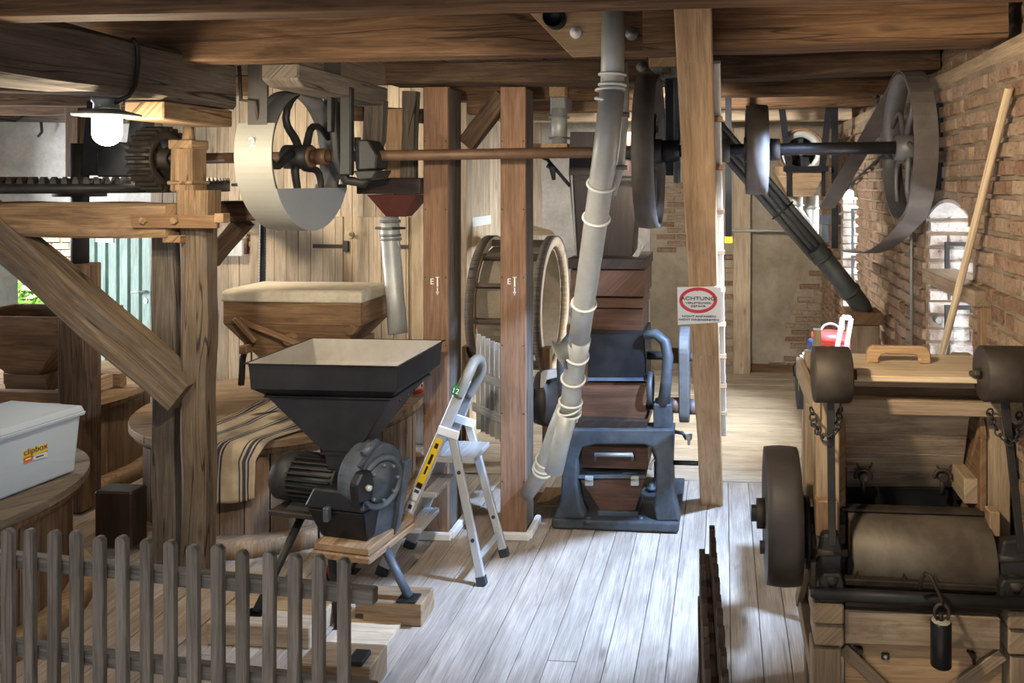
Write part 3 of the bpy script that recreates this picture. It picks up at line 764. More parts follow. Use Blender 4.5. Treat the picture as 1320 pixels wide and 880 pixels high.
# spindle with its wooden box
GC = V((-4.33, 4.87, 0))
sc = D(103, 330, 5.2); GC.x, GC.y = sc.x, sc.y
spn = thing('stone_spindle', 'dark iron spindle rising from a squared wooden sleeve behind the diagonal brace', 'spindle', (GC.x, GC.y, 0))
mk('sleeve', MB().box((GC.x-.085, GC.y-.085, .02), (GC.x+.085, GC.y+.085, D(103, 341, 5.1).z)), 'beam_dark', spn, bevel=.008)
mk('shaft', MB().cyl((GC.x, GC.y, 1.5), (GC.x, GC.y, 2.46), .052, n=20), 'iron', spn)
# crown gear
zg0, zg1 = D(100, 250, 4.3).z, D(100, 236, 4.3).z
cg = thing('crown_gear', 'big dark horizontal crown gear with a ring of upright teeth, above the oak beam', 'gear', (GC.x, GC.y, zg0))
R = .88
mk('rim', MB().lathe((GC.x, GC.y, 0), (0, 0, 1), [(zg0, R-.10), (zg0, R), (zg1, R), (zg1, R-.10)], 96, closed=True), 'iron', cg)
mk('hub', MB().lathe((GC.x, GC.y, 0), (0, 0, 1), [(zg0-.03, .055), (zg0-.03, .15), (zg1+.03, .15), (zg1+.03, .055)], 32, closed=True), 'iron', cg)
for k in range(6):
    an = pi/3*k+.2; d = V((cos(an), sin(an), 0))
    mk('spoke', MB().bar(V((GC.x, GC.y, (zg0+zg1)/2))+d*.14, V((GC.x, GC.y, (zg0+zg1)/2))+d*(R-.09), .07, .05), 'iron', cg)
nt_ = 108
tm = None
for k in range(nt_):
    an = 2*pi*k/nt_; d = V((cos(an), sin(an), 0))
    c = V((GC.x, GC.y, zg1))+d*(R-.05)
    if tm is None:
        mb = MB(); mb.loft([[(-.05*s, -.0145*s2, z), (.05*s, -.0145*s2, z), (.05*s, .0145*s2, z), (-.05*s, .0145*s2, z)] for s, s2, z in ((1, 1, -.004), (1, .9, .015), (.9, .45, .036))])
        tm = mk('tooth', mb, 'ironwarm', cg, origin=(0, 0, 0)); o = tm
    else:
        o = tm.copy(); COL.objects.link(o)
    o.location = c-WL[cg.name]; o.rotation_euler = (0, 0, an)
# pinion on the line shaft
SY = 4.3
def shz(x): return PY(205, 205, SY).z+(x-PY(205, 205, SY).x)/(PY(1165, 190, SY).x-PY(205, 205, SY).x)*(PY(1165, 190, SY).z-PY(205, 205, SY).z)
pc = PY(212, 203, SY); GX0, GX1 = PY(180, 203, SY).x+.06, PY(212, 203, SY).x+.03
pz = shz(pc.x); PR = .165
pg = thing('pinion_gear', 'dark iron gear wheel on the line shaft, meshing with the crown gear', 'gear', (pc.x, SY, pz))
mk('rim', MB().lathe((0, SY, pz), (1, 0, 0), [(GX0, PR-.045), (GX0, PR), (GX1, PR), (GX1, PR-.045)], 48, closed=True), 'ironwarm', pg)
mk('hub', MB().lathe((0, SY, pz), (1, 0, 0), [(GX0-.02, .036), (GX0-.02, .065), (GX1+.02, .06), (GX1+.02, .036)], 24, closed=True), 'ironwarm', pg)
for k in range(4):
    an = pi/2*k+.5; d = V((0, cos(an), sin(an)))
    mk('spoke', MB().bar(V(((GX0+GX1)/2, SY, pz))+d*.05, V(((GX0+GX1)/2, SY, pz))+d*(PR-.03), .04, .06, up=(1, 0, 0)), 'ironwarm', pg)
for k in range(26):
    an = 2*pi*k/26; d = V((0, cos(an), sin(an))); tn = V((0, -sin(an), cos(an))); c = V((0, SY, pz))+d*PR
    mb = MB(); mb.loft([[c+d*h-tn*w+V((GX0, 0, 0)), c+d*h+tn*w+V((GX0, 0, 0)), c+d*h+tn*w+V((GX1, 0, 0)), c+d*h-tn*w+V((GX1, 0, 0))] for h, w in ((-.003, .013), (.012, .011), (.026, .006))])
    mk('tooth', mb, 'ironwarm', pg)
# bearing stand of the pinion: dark trestle behind the lamp
st = thing('bearing_stand', 'black iron bearing stand behind the lamp, next to the crown gear', 'bracket', D(150, 226, 5.0))
mk('upright', MB().pp([(112, 130), (122, 130), (130, 226), (104, 226)], 5.15, .1), 'black', st)
mk('upright', MB().pp([(168, 150), (186, 150), (176, 226), (158, 226)], 5.15, .1), 'black', st)
mk('bearing_block', MB().pp([(124, 196), (140, 186), (152, 182), (164, 190), (178, 200), (176, 228), (124, 228)], 5.1, .16), 'black', st, bevel=.01)
timber('wall_post', 'brown upright post at the edge of the plaster wall behind the lamp', 'post', PY(100, 228, 6.2), PY(99, 112, 6.2), .13, .12, 'beam', (0, 1, 0))
mb = MB(); mb.tube([PY(0, 154, 7.05), PY(20, 156, 7.05), PY(32, 148, 7.05)], .012, 8); mb.tube([PY(46, 150, 7.1), PY(53, 158, 7.1), PY(54, 170, 7.1), PY(49, 176, 7.1)], .012, 8)
solo('wall_cable', mb, 'cable', 'black cable ends hanging on the plaster wall far left', 'cable')

# ================================================================ VATS
ZL = .67
def vat(label, cx, cy, R, mat_lid, ang=0, h=ZL, ns=38, np_=7):
    t = thing('millstone_vat', label, 'vat', (cx, cy, 0), 'round millstone vats')
    Rw = R-.075
    for k in range(ns):
        a0, a1 = 2*pi*(k+.03)/ns, 2*pi*(k+.97)/ns
        r = Rw+random.uniform(-.003, .003)
        lp = [[(cx+rr*cos(a), cy+rr*sin(a), z) for rr, a in ((r, a0), (r, (a0+a1)/2), (r, a1), (r-.03, a1), (r-.03, a0))] for z in (.06, h-.045)]
        mk('stave', MB().loft(lp, axis=(0, 0, 1)), 'stave', t)
    mk('hoop', MB().lathe((cx, cy, 0), (0, 0, 1), [(h-.085, Rw), (h-.085, R-.025), (h-.046, R-.02), (h-.046, Rw)], 64, closed=True), 'hopper', t)
    mk('curb_ring', MB().lathe((cx, cy, 0), (0, 0, 1), [(.0, Rw-.03), (.0, R+.03), (.085, R+.03), (.10, R+.015), (.10, Rw-.03)], 64, closed=True), 'lid', t)
    ca, sa = cos(ang), sin(ang)
    for k in range(np_):
        v0, v1 = -R+2*R*k/np_+.002, -R+2*R*(k+1)/np_-.002
        n = 12; top = []
        for i in range(n+1):
            v = v0+(v1-v0)*i/n; u = sqrt(max(R*R-v*v, 0)); top.append((u, v))
        poly = top+[(-u, v) for u, v in reversed(top)]
        dz = random.uniform(-.002, .002)
        mk('lid_plank', MB().prism([(cx+u*ca-v*sa, cy+u*sa+v*ca, h-.045) for u, v in poly], (0, 0, .045+dz), axis=(ca, sa, 0)), mat_lid, t, bevel=.003)
    return t
VC = V((-3.06, 5.24, 0)); VA = V((-4.12, 3.42, 0)); VB = V((-5.22, 5.40, 0))
vat('round wooden vat under the grain hopper, with the striped sack on its lid', VC.x, VC.y, .93, 'lid', .3)
vat('round grey wooden vat carrying the clear storage box', VA.x, VA.y, .87, 'lidgrey', .9)
vat('round wooden vat behind the dark spindle, in front of the green door', VB.x, VB.y, .87, 'lid', .5)

# hopper on vat C
c00, c10, c11 = PZ(302, 376, 1.5), PZ(457, 385, 1.5), PZ(498, 370, 1.5)
hx0, hx1, hy0, hy1 = c00.x, (c10.x+c11.x)/2, (c00.y+c10.y)/2, c11.y+.02
hc = V(((hx0+hx1)/2, (hy0+hy1)/2, 0))
gh = thing('grain_hopper', 'wooden grain hopper with a cloth covered top, standing on the vat', 'hopper', (hc.x, hc.y, ZL))
zb_ = 1.315
def rect(z, ax, ay, cx=None, cy=None):
    cx = hc.x if cx is None else cx; cy = hc.y if cy is None else cy
    return [(cx-ax, cy-ay, z), (cx+ax, cy-ay, z), (cx+ax, cy+ay, z), (cx-ax, cy+ay, z)]
ax, ay = (hx1-hx0)/2, (hy1-hy0)/2
for nm, lo, hi in (('side_board', (hx0, hy0, zb_), (hx1, hy0+.025, 1.485)), ('side_board', (hx0, hy1-.025, zb_), (hx1, hy1, 1.485)), ('end_board', (hx0, hy0+.026, zb_), (hx0+.025, hy1-.026, 1.485)), ('end_board', (hx1-.025, hy0+.026, zb_), (hx1, hy1-.026, 1.485))):
    mk(nm, MB().box(lo, hi), 'hopper', gh, bevel=.004)
mk('funnel', MB().loft([rect(zb_-.001, ax-.004, ay-.004), rect(1.0, .15, .12, hc.x-.02), rect(.96, .13, .10, hc.x-.02)]), 'hopper', gh)
mk('cover', MB().loft([rect(1.455, ax+.012, ay+.012), rect(1.515, ax+.010, ay+.010), rect(1.53, ax-.012, ay-.012)]), 'linen', gh, bevel=.012, seg=2)
c = PY(382, 434, hy0+.06); mk('peg', MB().cyl((c.x, hy0-.035, c.z), (c.x, hy0+.16, c.z), .036, n=16), 'hopper', gh)
for px, py in ((453, 425),): c = PY(px, py, hy0); mk('peg', MB().cyl((c.x, hy0-.02, c.z), (c.x, hy0+.08, c.z), .03, n=14), 'hopper', gh)
mk('shoe_rail', MB().bar(PY(308, 412, hy0-.03), PY(394, 446, hy0-.03), .03, .035), 'hopper', gh, bevel=.004)
mk('shoe_rail', MB().bar(PY(303, 410, hy0-.06), PY(330, 440, hy0-.06), .03, .03), 'hopper', gh, bevel=.004)
mk('shoe', MB().loft([rect(.95, .14, .13, hc.x-.05), rect(.86, .16, .11, hc.x-.02), ]), 'hopper', gh, bevel=.004)
for sx in (-1, 1):
    for sy in ((1,) if sx < 0 else (-1, 1)):
        mk('leg', MB().bar((hc.x+sx*.30, hc.y+sy*.2, ZL), (hc.x+sx*.30, hc.y+sy*.2, 1.16), .045, .045), 'hopper', gh, bevel=.004)
    mk('frame_rail', MB().bar((hc.x+sx*.30, hc.y-.24, 1.16), (hc.x+sx*.30, hc.y+.24, 1.16), .05, .05), 'hopper', gh, bevel=.004)
mk('curved_arm', MB().tube([PY(326, 428, hy0+.15), PY(319, 440, hy0+.15), PY(313, 462, hy0+.15), PY(311, 496, hy0+.15)], .019, 8), 'iron', gh)
mk('thin_rod', MB().tube([PY(324, 438, hy0+.1), PY(324, 498, hy0+.1)], .005, 6), 'iron', gh)
# hopper on vat B (far left)
hb0 = D(80, 410, 5.25)
hB = thing('grain_hopper', 'wooden grain hopper cut by the left edge of the photo, on the far vat', 'hopper', (hb0.x-.45, hb0.y+.3, ZL))
cx, cy = hb0.x-.43, hb0.y+.27
zt_, zm = D(60, 409, 5.25).z, D(60, 432, 5.25).z
rb = lambda z, ax, ay, dx=0: [(cx-ax+dx, cy-ay, z), (cx+ax+dx, cy-ay, z), (cx+ax+dx, cy+ay, z), (cx-ax+dx, cy+ay, z)]
for nm, lo, hi in (('side_board', (cx-.43, cy-.27, zm), (cx+.43, cy-.245, zt_)), ('side_board', (cx-.43, cy+.245, zm), (cx+.43, cy+.27, zt_)), ('end_board', (cx-.43, cy-.244, zm), (cx-.405, cy+.244, zt_)), ('end_board', (cx+.405, cy-.244, zm), (cx+.43, cy+.244, zt_))): mk(nm, MB().box(lo, hi), 'hopper', hB, bevel=.003)
mk('funnel', MB().loft([rb(zm-.001, .415, .255), rb(.86, .12, .12)]), 'hopper', hB)
mk('shoe', MB().loft([rb(.86, .15, .14, .02), rb(.70, .17, .15, .08)]), 'hopper', hB)
mk('frame_rail', MB().bar((cx-.5, cy-.26, .735), (cx+.44, cy-.26, .735), .06, .10), 'hopper', hB, bevel=.005)
mk('frame_rail', MB().bar((cx-.5, cy+.26, .735), (cx+.44, cy+.26, .735), .06, .10), 'hopper', hB, bevel=.005)
mk('frame_rail', MB().bar((cx+.36, cy-.22, .735), (cx+.36, cy+.22, .735), .06, .10), 'lid', hB, bevel=.005)

# striped sack draped over lid C
def sack():
    n, m = 44, 48; vs = []; fs = []; mb = MB()
    R = .93+.012; Ltot = 1.40
    for i in range(n+1):
        u = i/n
        for j in range(m+1):
            f = j/m; back = 5.12-.34*max(0, u-.35)+.04*sin(u*5)
            xl = -3.22+.02*sin(f*5); xr = -2.42-.30*min(1, f*1.35)
            x = xl+(xr-xl)*u; ye = VC.y-sqrt(max(R*R-(x-VC.x)**2, .01)); top = max(back-ye, .05)
            hang = .37-.10*u+.02*sin(u*9)
            s = f*(top+hang+.05)
            if s < top: y, z, k = back-s, ZL+.010, 0
            elif s < top+.05: q = (s-top)/.05*pi/2; y, z, k = ye-.03*sin(q), ZL+.010-.035*(1-cos(q)), sin(q)
            else: y, z, k = ye-.03, ZL-.025-(s-top-.05), 1
            w = noise.noise(V((u*3.5, s*3.0, 1.7))); w2 = noise.noise(V((u*8, s*7, 4)))
            d = V((0, -1, 0))*k+V((0, 0, 1))*(1-k)
            fold = .012+.016*max(-.4, w)+.008*w2+(.014*sin(u*13+1.5*w)*min(1, max(0, s-top)/.2) if s > top else 0)
            vs.append(V((x, y, z))+d*max(fold, .002))
    for i in range(n):
        for j in range(m):
            a = i*(m+1)+j; fs.append((a, a+m+1, a+m+2, a+1))
    mb.add(vs, fs, (0, 0, 1), True)
    for q, f in enumerate(fs):
        mb.uv[q] = [((k % (m+1))/m*1.4, (k//(m+1))/n*.78+.05) for k in f]
    o = mk('sackcloth', mb, 'cloth', origin=(-2.9, 4.28, .3), fix=False)
    sd = o.modifiers.new('thickness', 'SOLIDIFY'); sd.thickness = .004; sd.offset = 1
    return o
tag(sack(), 'beige sackcloth with dark blue stripes hanging over the edge of the vat', 'sack')
# tools on the far side of the lid
for px, py in ((521, 503), (536, 505)):
    c = PZ(px, py, ZL+.02); mb = MB(); mb.tube([c+V((-.05, -.02, 0)), c, c+V((.07, .03, .01))], [.014, .018, .012], 10)
    solo('red_tool', mb, 'red', 'small red tool handle lying on the vat lid, the %s one' % ('left' if px < 530 else 'right'), 'tool', 'red tool handles on the vat')

# storage box
b0, b1 = PZ(-14, 650, ZL+.005), PZ(97, 607, ZL+.005)
dv = (b1-b0).normalized(); nv = V((-dv.y, dv.x, 0)); Lb = (b1-b0).length
zt_ = D(100, 533, (b1-CAM).dot(FW)).z
if nv.x > 0: nv = -nv
sb = thing('storage_box', 'translucent plastic storage box with a clip lid, on the grey vat', 'box', ((b0+b1)/2+nv*.2))
def br_(z, e): return [b0-dv*e-nv*e+V((0, 0, z-b0.z)), b1+dv*e-nv*e+V((0, 0, z-b0.z)), b1+dv*e+nv*(.42+e)+V((0, 0, z-b0.z)), b0-dv*e+nv*(.42+e)+V((0, 0, z-b0.z))]
mk('body', MB().loft([br_(ZL+.005, 0), br_(zt_, .018)]), 'clip', sb, bevel=.012, seg=2)
mk('rim', MB().loft([br_(zt_-.012, .03), br_(zt_+.008, .034)]), 'clip', sb, bevel=.004)
mk('lid', MB().loft([br_(zt_+.008, .03), br_(zt_+.04, .02), br_(zt_+.045, -.02)]), 'clip', sb, bevel=.006, seg=2)
c = (b1+b1+nv*.42)/2+dv*.045; mk('clip', MB().box((c.x-.05, c.y-.02, zt_-.03), (c.x+.05, c.y+.012, zt_+.03)), 'zincdark', sb, bevel=.004)
fr_ = (b1-b0).length
up_ = V((0, 0, 1)); tl = PX(31, 580, b1.x+.03)
def onface(f, z, off=.012): return b0+dv*(Lb*f)-nv*off+V((0, 0, z-b0.z))
def fof(px, py):   # fraction along the face and height for a photo pixel
    r = ray(px, py); p0, n = b0-nv*.012, -nv
    q = CAM+r*((p0-CAM).dot(n)/r.dot(n)); return (q-b0).dot(dv)/Lb, q.z
def label(pts, mat, off=.0135, name='label'):
    q = [fof(*p) for p in pts]; return mk(name, MB().prism([onface(f, z, off) for f, z in q], nv*.0015), mat, sb)
label([(30, 581), (61, 571), (61, 580), (30, 592)], 'yellow')
label([(30, 581+11), (61, 580.3), (61, 581.3), (30, 593)], 'navy')
label([(30.5, 590), (41.5, 586), (41.5, 593.5), (30.5, 597)], 'orange')
label([(43, 585.5), (60.5, 581), (60.5, 588), (43, 592.5)], 'paper')
f, z = fof(45.5, 578.8); text('lettering', 'clipbox', .041, 'navy', onface(f, z, .0155), dv, up_, sb)
label([(46, 588.5), (56, 585.5), (56, 587), (46, 590)], 'ink', .0145)
f, z = fof(36, 591.8); label([(32.5, 591.6), (39.5, 589), (39.5, 590.4), (32.5, 593.2)], 'signw', .0145)

# floor objects at left
dk = D(143, 650, 4.75)
solo('wooden_chest', MB().bp(121, 634, 169, 708, 4.42, .13), 'milldark', 'dark low wooden chest on the floor between the grey vat and the oak post', 'chest', bevel=.01)
# small things on the partition
fp = thing('picture_frame', 'small white framed picture on the plank wall beside the oak post', 'picture', PY(291, 319, YP-.02))
mk('frame', MB().bp(279, 309, 312, 330, 6.5, .03), 'white', fp, bevel=.004); 
q0 = D(295, 319, 6.5).y; a, b = PY(283, 326, q0), PY(302, 312, q0); mk('print', MB().box((a.x, q0-.003, a.z), (b.x, q0, b.z)), 'paper', fp)
a = PY(311, 318, YP); solo('wall_block', MB().box((a.x, YP-.03, a.z-.06), (a.x+.07, YP-.004, a.z+.07)), 'post', 'small brown wood block on the plank wall next to the picture', 'block')
for px, py in ((318, 302), (452, 302)):
    c = PY(px, py, YP); t = thing('wall_peg', 'short wooden peg in the plank wall, %s' % ('beside the small picture' if px < 400 else 'right of the board door hinge'), 'peg', c, 'pegs in the plank wall')
    mk('peg', MB().cyl((c.x, YP-.002, c.z), (c.x+.06, YP-.12, c.z+.01), .016, n=10), 'pale', t); mk('rosette', MB().cyl((c.x, YP-.02, c.z), (c.x, YP-.003, c.z), .035, n=16), 'pale', t)
# ribbed hose hanging in front of the partition
h0, h1 = D(341, 84, 5.62), D(338, 372, 5.6)
mb = MB(); n = 150; mb.tube([h0.lerp(h1, k/n) for k in range(n+1)], [.021+.004*(k % 2) for k in range(n+1)], 10)
solo('ribbed_hose', mb, 'cable', 'black ribbed hose hanging down behind the sheet covered wheel', 'hose')

# ================================================================ BLACK GRINDER
ZH = 1.28
A, B, C, Dd = PZ(327, 466, ZH), PZ(408, 434, ZH), PZ(567, 442, ZH), PZ(507, 475, ZH)
gx0, gx1, gy0, gy1 = (A.x+B.x)/2, (C.x+Dd.x)/2, (A.y+Dd.y)/2, (B.y+C.y)/2
gr = thing('grinding_mill', 'black electric grain grinder with a wide square hopper on thin iron legs', 'grinder', ((gx0+gx1)/2, (gy0+gy1)/2, 0))
def gl(z, e, x0=None, x1=None, y0=None, y1=None):
    x0 = gx0 if x0 is None else x0; x1 = gx1 if x1 is None else x1; y0 = gy0 if y0 is None else y0; y1 = gy1 if y1 is None else y1
    return [(x0+e, y0+e, z), (x1-e, y0+e, z), (x1-e, y1-e, z), (x0+e, y1-e, z)]
zb1 = D(505, 509, (Dd-CAM).dot(FW)).z
fb = D(441, 582, 3.98); fx0, fx1 = D(419, 582, 3.98).x, D(463, 582, 3.98).x; fy0, fy1 = fb.y-.02, fb.y+.20
mb = MB(); mb.loft([gl(zb1-.055, .075), gl(zb1, .012), gl(ZH-.006, .004), gl(ZH, -.012), gl(ZH+.004, -.012), gl(ZH+.002, .002), gl(zb1+.002, .018), gl(zb1-.05, .082)], False, False)
mk('hopper_tray', mb, 'black', gr)
mk('tray_lining', MB().loft([gl(ZH+.003, .004), gl(zb1+.01, .022), gl(zb1-.05, .085), gl(zb1-.13, .2)], False, True), 'dust', gr)
zn_ = fb.z
fun = [gl(zb1-.045, .055), gl(zb1-.055, .05), gl(zb1-.06, .07), [(fx0, fy0, zn_), (fx1, fy0, zn_), (fx1, fy1, zn_), (fx0, fy1, zn_)]]
mk('funnel', MB().loft(fun, False, True), 'black', gr, bevel=.004)
for k in range(4):
    q = V(fun[2][1]).lerp(V(fun[2][2]), .2+.2*k)+V((.012, 0, -.025)); mk('rivet', MB().lathe(q, (1, 0, 0), [(-.004, .008), (.002, .007), (.005, .003)], 8), 'iron', gr)
nb0, nb1 = D(432, 640, 3.98), D(466, 640, 3.98)
mk('funnel_neck', MB().loft([[(fx0, fy0, zn_), (fx1, fy0, zn_), (fx1, fy1, zn_), (fx0, fy1, zn_)], [(nb0.x, fy0, nb0.z), (nb1.x+.03, fy0, nb0.z), (nb1.x+.03, fy1, nb0.z), (nb0.x, fy1, nb0.z)]]), 'black', gr, bevel=.004)
mk('neck_flange', MB().box((fx0-.012, fy0-.012, zn_-.008), (fx1+.012, fy1+.012, zn_+.008)), 'black', gr)
# motor (axis roughly along X), rotated a little
ga_ = radians(-9); gX = V((cos(ga_), sin(ga_), 0)); gYv = V((-sin(ga_), cos(ga_), 0))
mc0, mc1 = D(364, 611, 4.12), D(442, 611, 4.02)
mR = .118
ml_ = (mc1-mc0); mc1 = mc0+gX*ml_.length
mk('motor_body', MB().lathe(mc0, gX, [(.10, mR-.012), (.10, mR-.012), (ml_.length, mR-.012)], 40), 'iron', gr)
for k in range(26):
    an = 2*pi*k/26; e = gYv*cos(an)+V((0, 0, 1))*sin(an)
    mk('cooling_fin', MB().bar(mc0+gX*.105+e*(mR-.006), mc0+gX*(ml_.length-.01)+e*(mR-.006), .007, .026, up=e), 'iron', gr)
mk('fan_cover', MB().lathe(mc0, gX, [(-.012, mR-.05), (0, mR-.012), (.02, mR+.004), (.115, mR+.006), (.115, mR-.015)], 40), 'iron', gr)
mz = mc0.z-mR
def at(u, v, z): 
    p = V((mc0.x, mc0.y, 0))+gX*u+gYv*v; return V((p.x, p.y, z))
mk('motor_plate', MB().hexa([at(.02, -.13, mz-.045), at(.34, -.13, mz-.045), at(.34, .13, mz-.045), at(.02, .13, mz-.045), at(.02, -.13, mz-.018), at(.34, -.13, mz-.018), at(.34, .13, mz-.018), at(.02, .13, mz-.018)]), 'ironwarm', gr, bevel=.006)
mk('motor_foot', MB().hexa([at(.10, -.10, mz-.017), at(.30, -.10, mz-.017), at(.30, .10, mz-.017), at(.10, .10, mz-.017), at(.13, -.06, mz+.03), at(.27, -.06, mz+.03), at(.27, .06, mz+.03), at(.13, .06, mz+.03)]), 'iron', gr)
# grinding chamber
ch0 = D(412, 627, 3.97); ch1 = D(488, 690, 3.92)
cz0, cz1 = D(450, 690, 3.9).z, D(450, 627, 3.9).z
u0 = (ch0-mc0).dot(gX); u1 = (ch1-mc0).dot(gX)
v0 = -.19; v1 = .14
def hx(us, vs, zs0, zs1, us2=None, vs2=None):
    us2 = us2 or us; vs2 = vs2 or vs
    return [at(us[0], vs[0], zs0), at(us[1], vs[0], zs0), at(us[1], vs[1], zs0), at(us[0], vs[1], zs0), at(us2[0], vs2[0], zs1), at(us2[1], vs2[0], zs1), at(us2[1], vs2[1], zs1), at(us2[0], vs2[1], zs1)]
mk('chamber', MB().hexa(hx((u0+.06, u1), (v0+.04, v1), cz0, cz1-.09, (u0, u1+.01), (v0, v1))), 'black', gr, bevel=.012, seg=2)
mk('chamber_cover', MB().hexa(hx((u0-.01, u1+.01), (v0-.01, v1), cz1-.088, cz1, (u0+.02, u1-.02), (v0+.03, v1))), 'black', gr, bevel=.014, seg=2)
mk('cover_latch', MB().hexa(hx((u0+.12, u0+.15), (v0-.03, v0), cz1-.14, cz1-.07)), 'bluegrey', gr, bevel=.004)
# round housing plate facing right
dc = D(491, 622, 3.92); ud = (dc-mc0).dot(gX); vd = (dc-mc0).dot(gYv)
dn = (gX+gYv*-.28).normalized(); ds = V((0, 0, 1)).cross(dn).normalized()
dc = dc+V((0, 0, .0))
Rr = .155
poly = []
for k in range(25):
    an = radians(-35+250*k/24); poly.append((Rr*1.0*cos(an), Rr*1.12*sin(an)+.02))
poly += [(-.115, -.20), (-.06, -.285), (.06, -.285), (.14, -.12)]
mk('housing', MB().prism([dc+ds*u+V((0, 0, w)) for u, w in poly], -dn*.14), 'bluegrey', gr, bevel=.012, seg=2)
mk('housing_ring', MB().lathe(dc+V((0, 0, .005)), dn, [(-.005, .102), (.018, .108), (.022, .12), (.018, .132), (-.005, .138)], 40), 'bluegrey', gr)
mk('cover_disc', MB().lathe(dc+V((0, 0, .005)), dn, [(-.002, .10), (.012, .098), (.016, .05), (.03, .03), (.03, .001)], 36), 'bluegrey', gr)
for k in range(8):
    an = pi/4*k; q = dc+V((0, 0, .005))+(ds*cos(an)+V((0, 0, 1))*sin(an))*.088
    mk('bolt', MB().lathe(q, dn, [(0, .008), (.026, .008)], 6, smooth=False), 'zincdark', gr)
mk('side_flange', MB().prism([dc+ds*u+V((0, 0, w)) for u, w in ((.13, .07), (.165, .085), (.175, .05), (.10, -.25), (.06, -.285), (.085, -.2))], dn*.035), 'bluegrey', gr, bevel=.005)
q = dc-ds*.13+V((0, 0, .03))
mk('feed_gate', MB().prism([q+ds*u+V((0, 0, w)) for u, w in ((-.055, -.06), (.02, -.07), (.05, 0), (.03, .075), (-.03, .08), (-.065, .03))], dn*.055), 'black', gr, bevel=.008)
mk('gate_knob', MB().lathe(q+dn*.055, dn, [(0, .016), (.022, .014), (.024, .004)], 12), 'zinc', gr)
mk('adjuster', MB().tube([q+V((0, 0, .09)), dc-ds*.06+V((0, 0, .19)), dc-ds*.08+V((0, 0, .215))], .014, 8), 'bluegrey', gr)
mk('wing_bolt', MB().tube([dc-ds*.11+V((0, 0, .175)), dc-ds*.02+V((0, 0, .215))], .02, 8), 'bluegrey', gr)
# wooden base and legs
wz0, wz1 = cz0-.075, cz0
mk('base_board', MB().hexa(hx((u0+.06, u1+.05), (v0-.02, v1+.05), wz0+.035, wz1)), 'lid', gr, bevel=.006)
mk('base_board', MB().hexa(hx((u0+.05, u1+.06), (v0-.03, v1+.06), wz0, wz0+.034)), 'lid', gr, bevel=.006)
bl1, bl2 = .105, .125
ft = [(D(394, 655, 4.12), PZ(330, 789, bl1)), (D(421, 655, 3.98), PZ(437, 806, .0)), (D(496, 706, 3.9), PZ(527, 769, bl2+.012)), (D(468, 706, 4.15), PZ(452, 736, 0))]
for i, (a, b) in enumerate(ft):
    lg = mk('leg', MB().tube([a, b], [.021, .021], 12) if i < 3 else MB().tube([a, b], .012, 8), 'iron' if i != 2 else 'bluegrey', gr)
    mk('foot_plate', MB().box((b.x-.05, b.y-.04, b.z-.012), (b.x+.05, b.y+.04, b.z)), 'iron', lg, bevel=.003)
mk('power_cable', MB().tube([D(410, 655, 4.1), D(411, 690, 4.1), D(415, 725, 4.15), D(424, 748, 4.2), D(433, 752, 4.25)], .006, 6), 'cable', gr)
mk('power_cable', MB().tube([D(426, 672, 4.15), D(434, 680, 4.12), D(445, 685, 4.1)], .006, 6), 'cable', gr)
e = PZ(426, 752, 0); solo('red_plug', MB().lathe((e.x, e.y, 0), (0, 0, 1), [(0, .022), (.09, .022), (.11, .012), (.13, .012)], 14), 'red', 'small red plug connector standing on the floor behind the grinder legs', 'plug')
# timber blocks under the feet
def block(label, x0, x1, py_bot, z0, z1, dep, mat='lid', tilt=0, name='timber_block'):
    a, b = PZ(x0, py_bot, z0), PZ(x1, py_bot, z0); y = (a.y+b.y)/2
    return solo(name, MB().box((a.x, y, z0), (b.x, y+dep, z1)), mat, label, 'block', 'timber blocks under the grinder', bevel=.005)
block('lower of the two stacked timbers under the right foot of the grinder', 466, 545, 806, .0, .058, .17)
block('upper of the two stacked timbers under the right foot of the grinder', 456, 545, 793, .06, bl2, .16)
block('long timber block under the left foot of the grinder, behind the pickets', 262, 402, 834, 0, bl1, .25, 'pale')
block('thick timber block at the bottom edge with an iron plate on top', 380, 479, 897, 0, .13, .17)
c = PZ(462, 852, .13); solo('iron_plate', MB().box((c.x-.035, c.y-.04, .13), (c.x+.035, c.y+.05, .155)), 'iron', 'small iron plate with a nut on the timber block at the bottom edge', 'plate', bevel=.004)
# loose light board on the floor
a, b = PZ(448, 838, 0), PZ(520, 806, 0)
solo('loose_board', MB().box((a.x-.1, a.y, .003), (a.x+.17, b.y+.05, .018)), 'pale', 'pale loose board lying on the floor beside the stacked timbers', 'board')

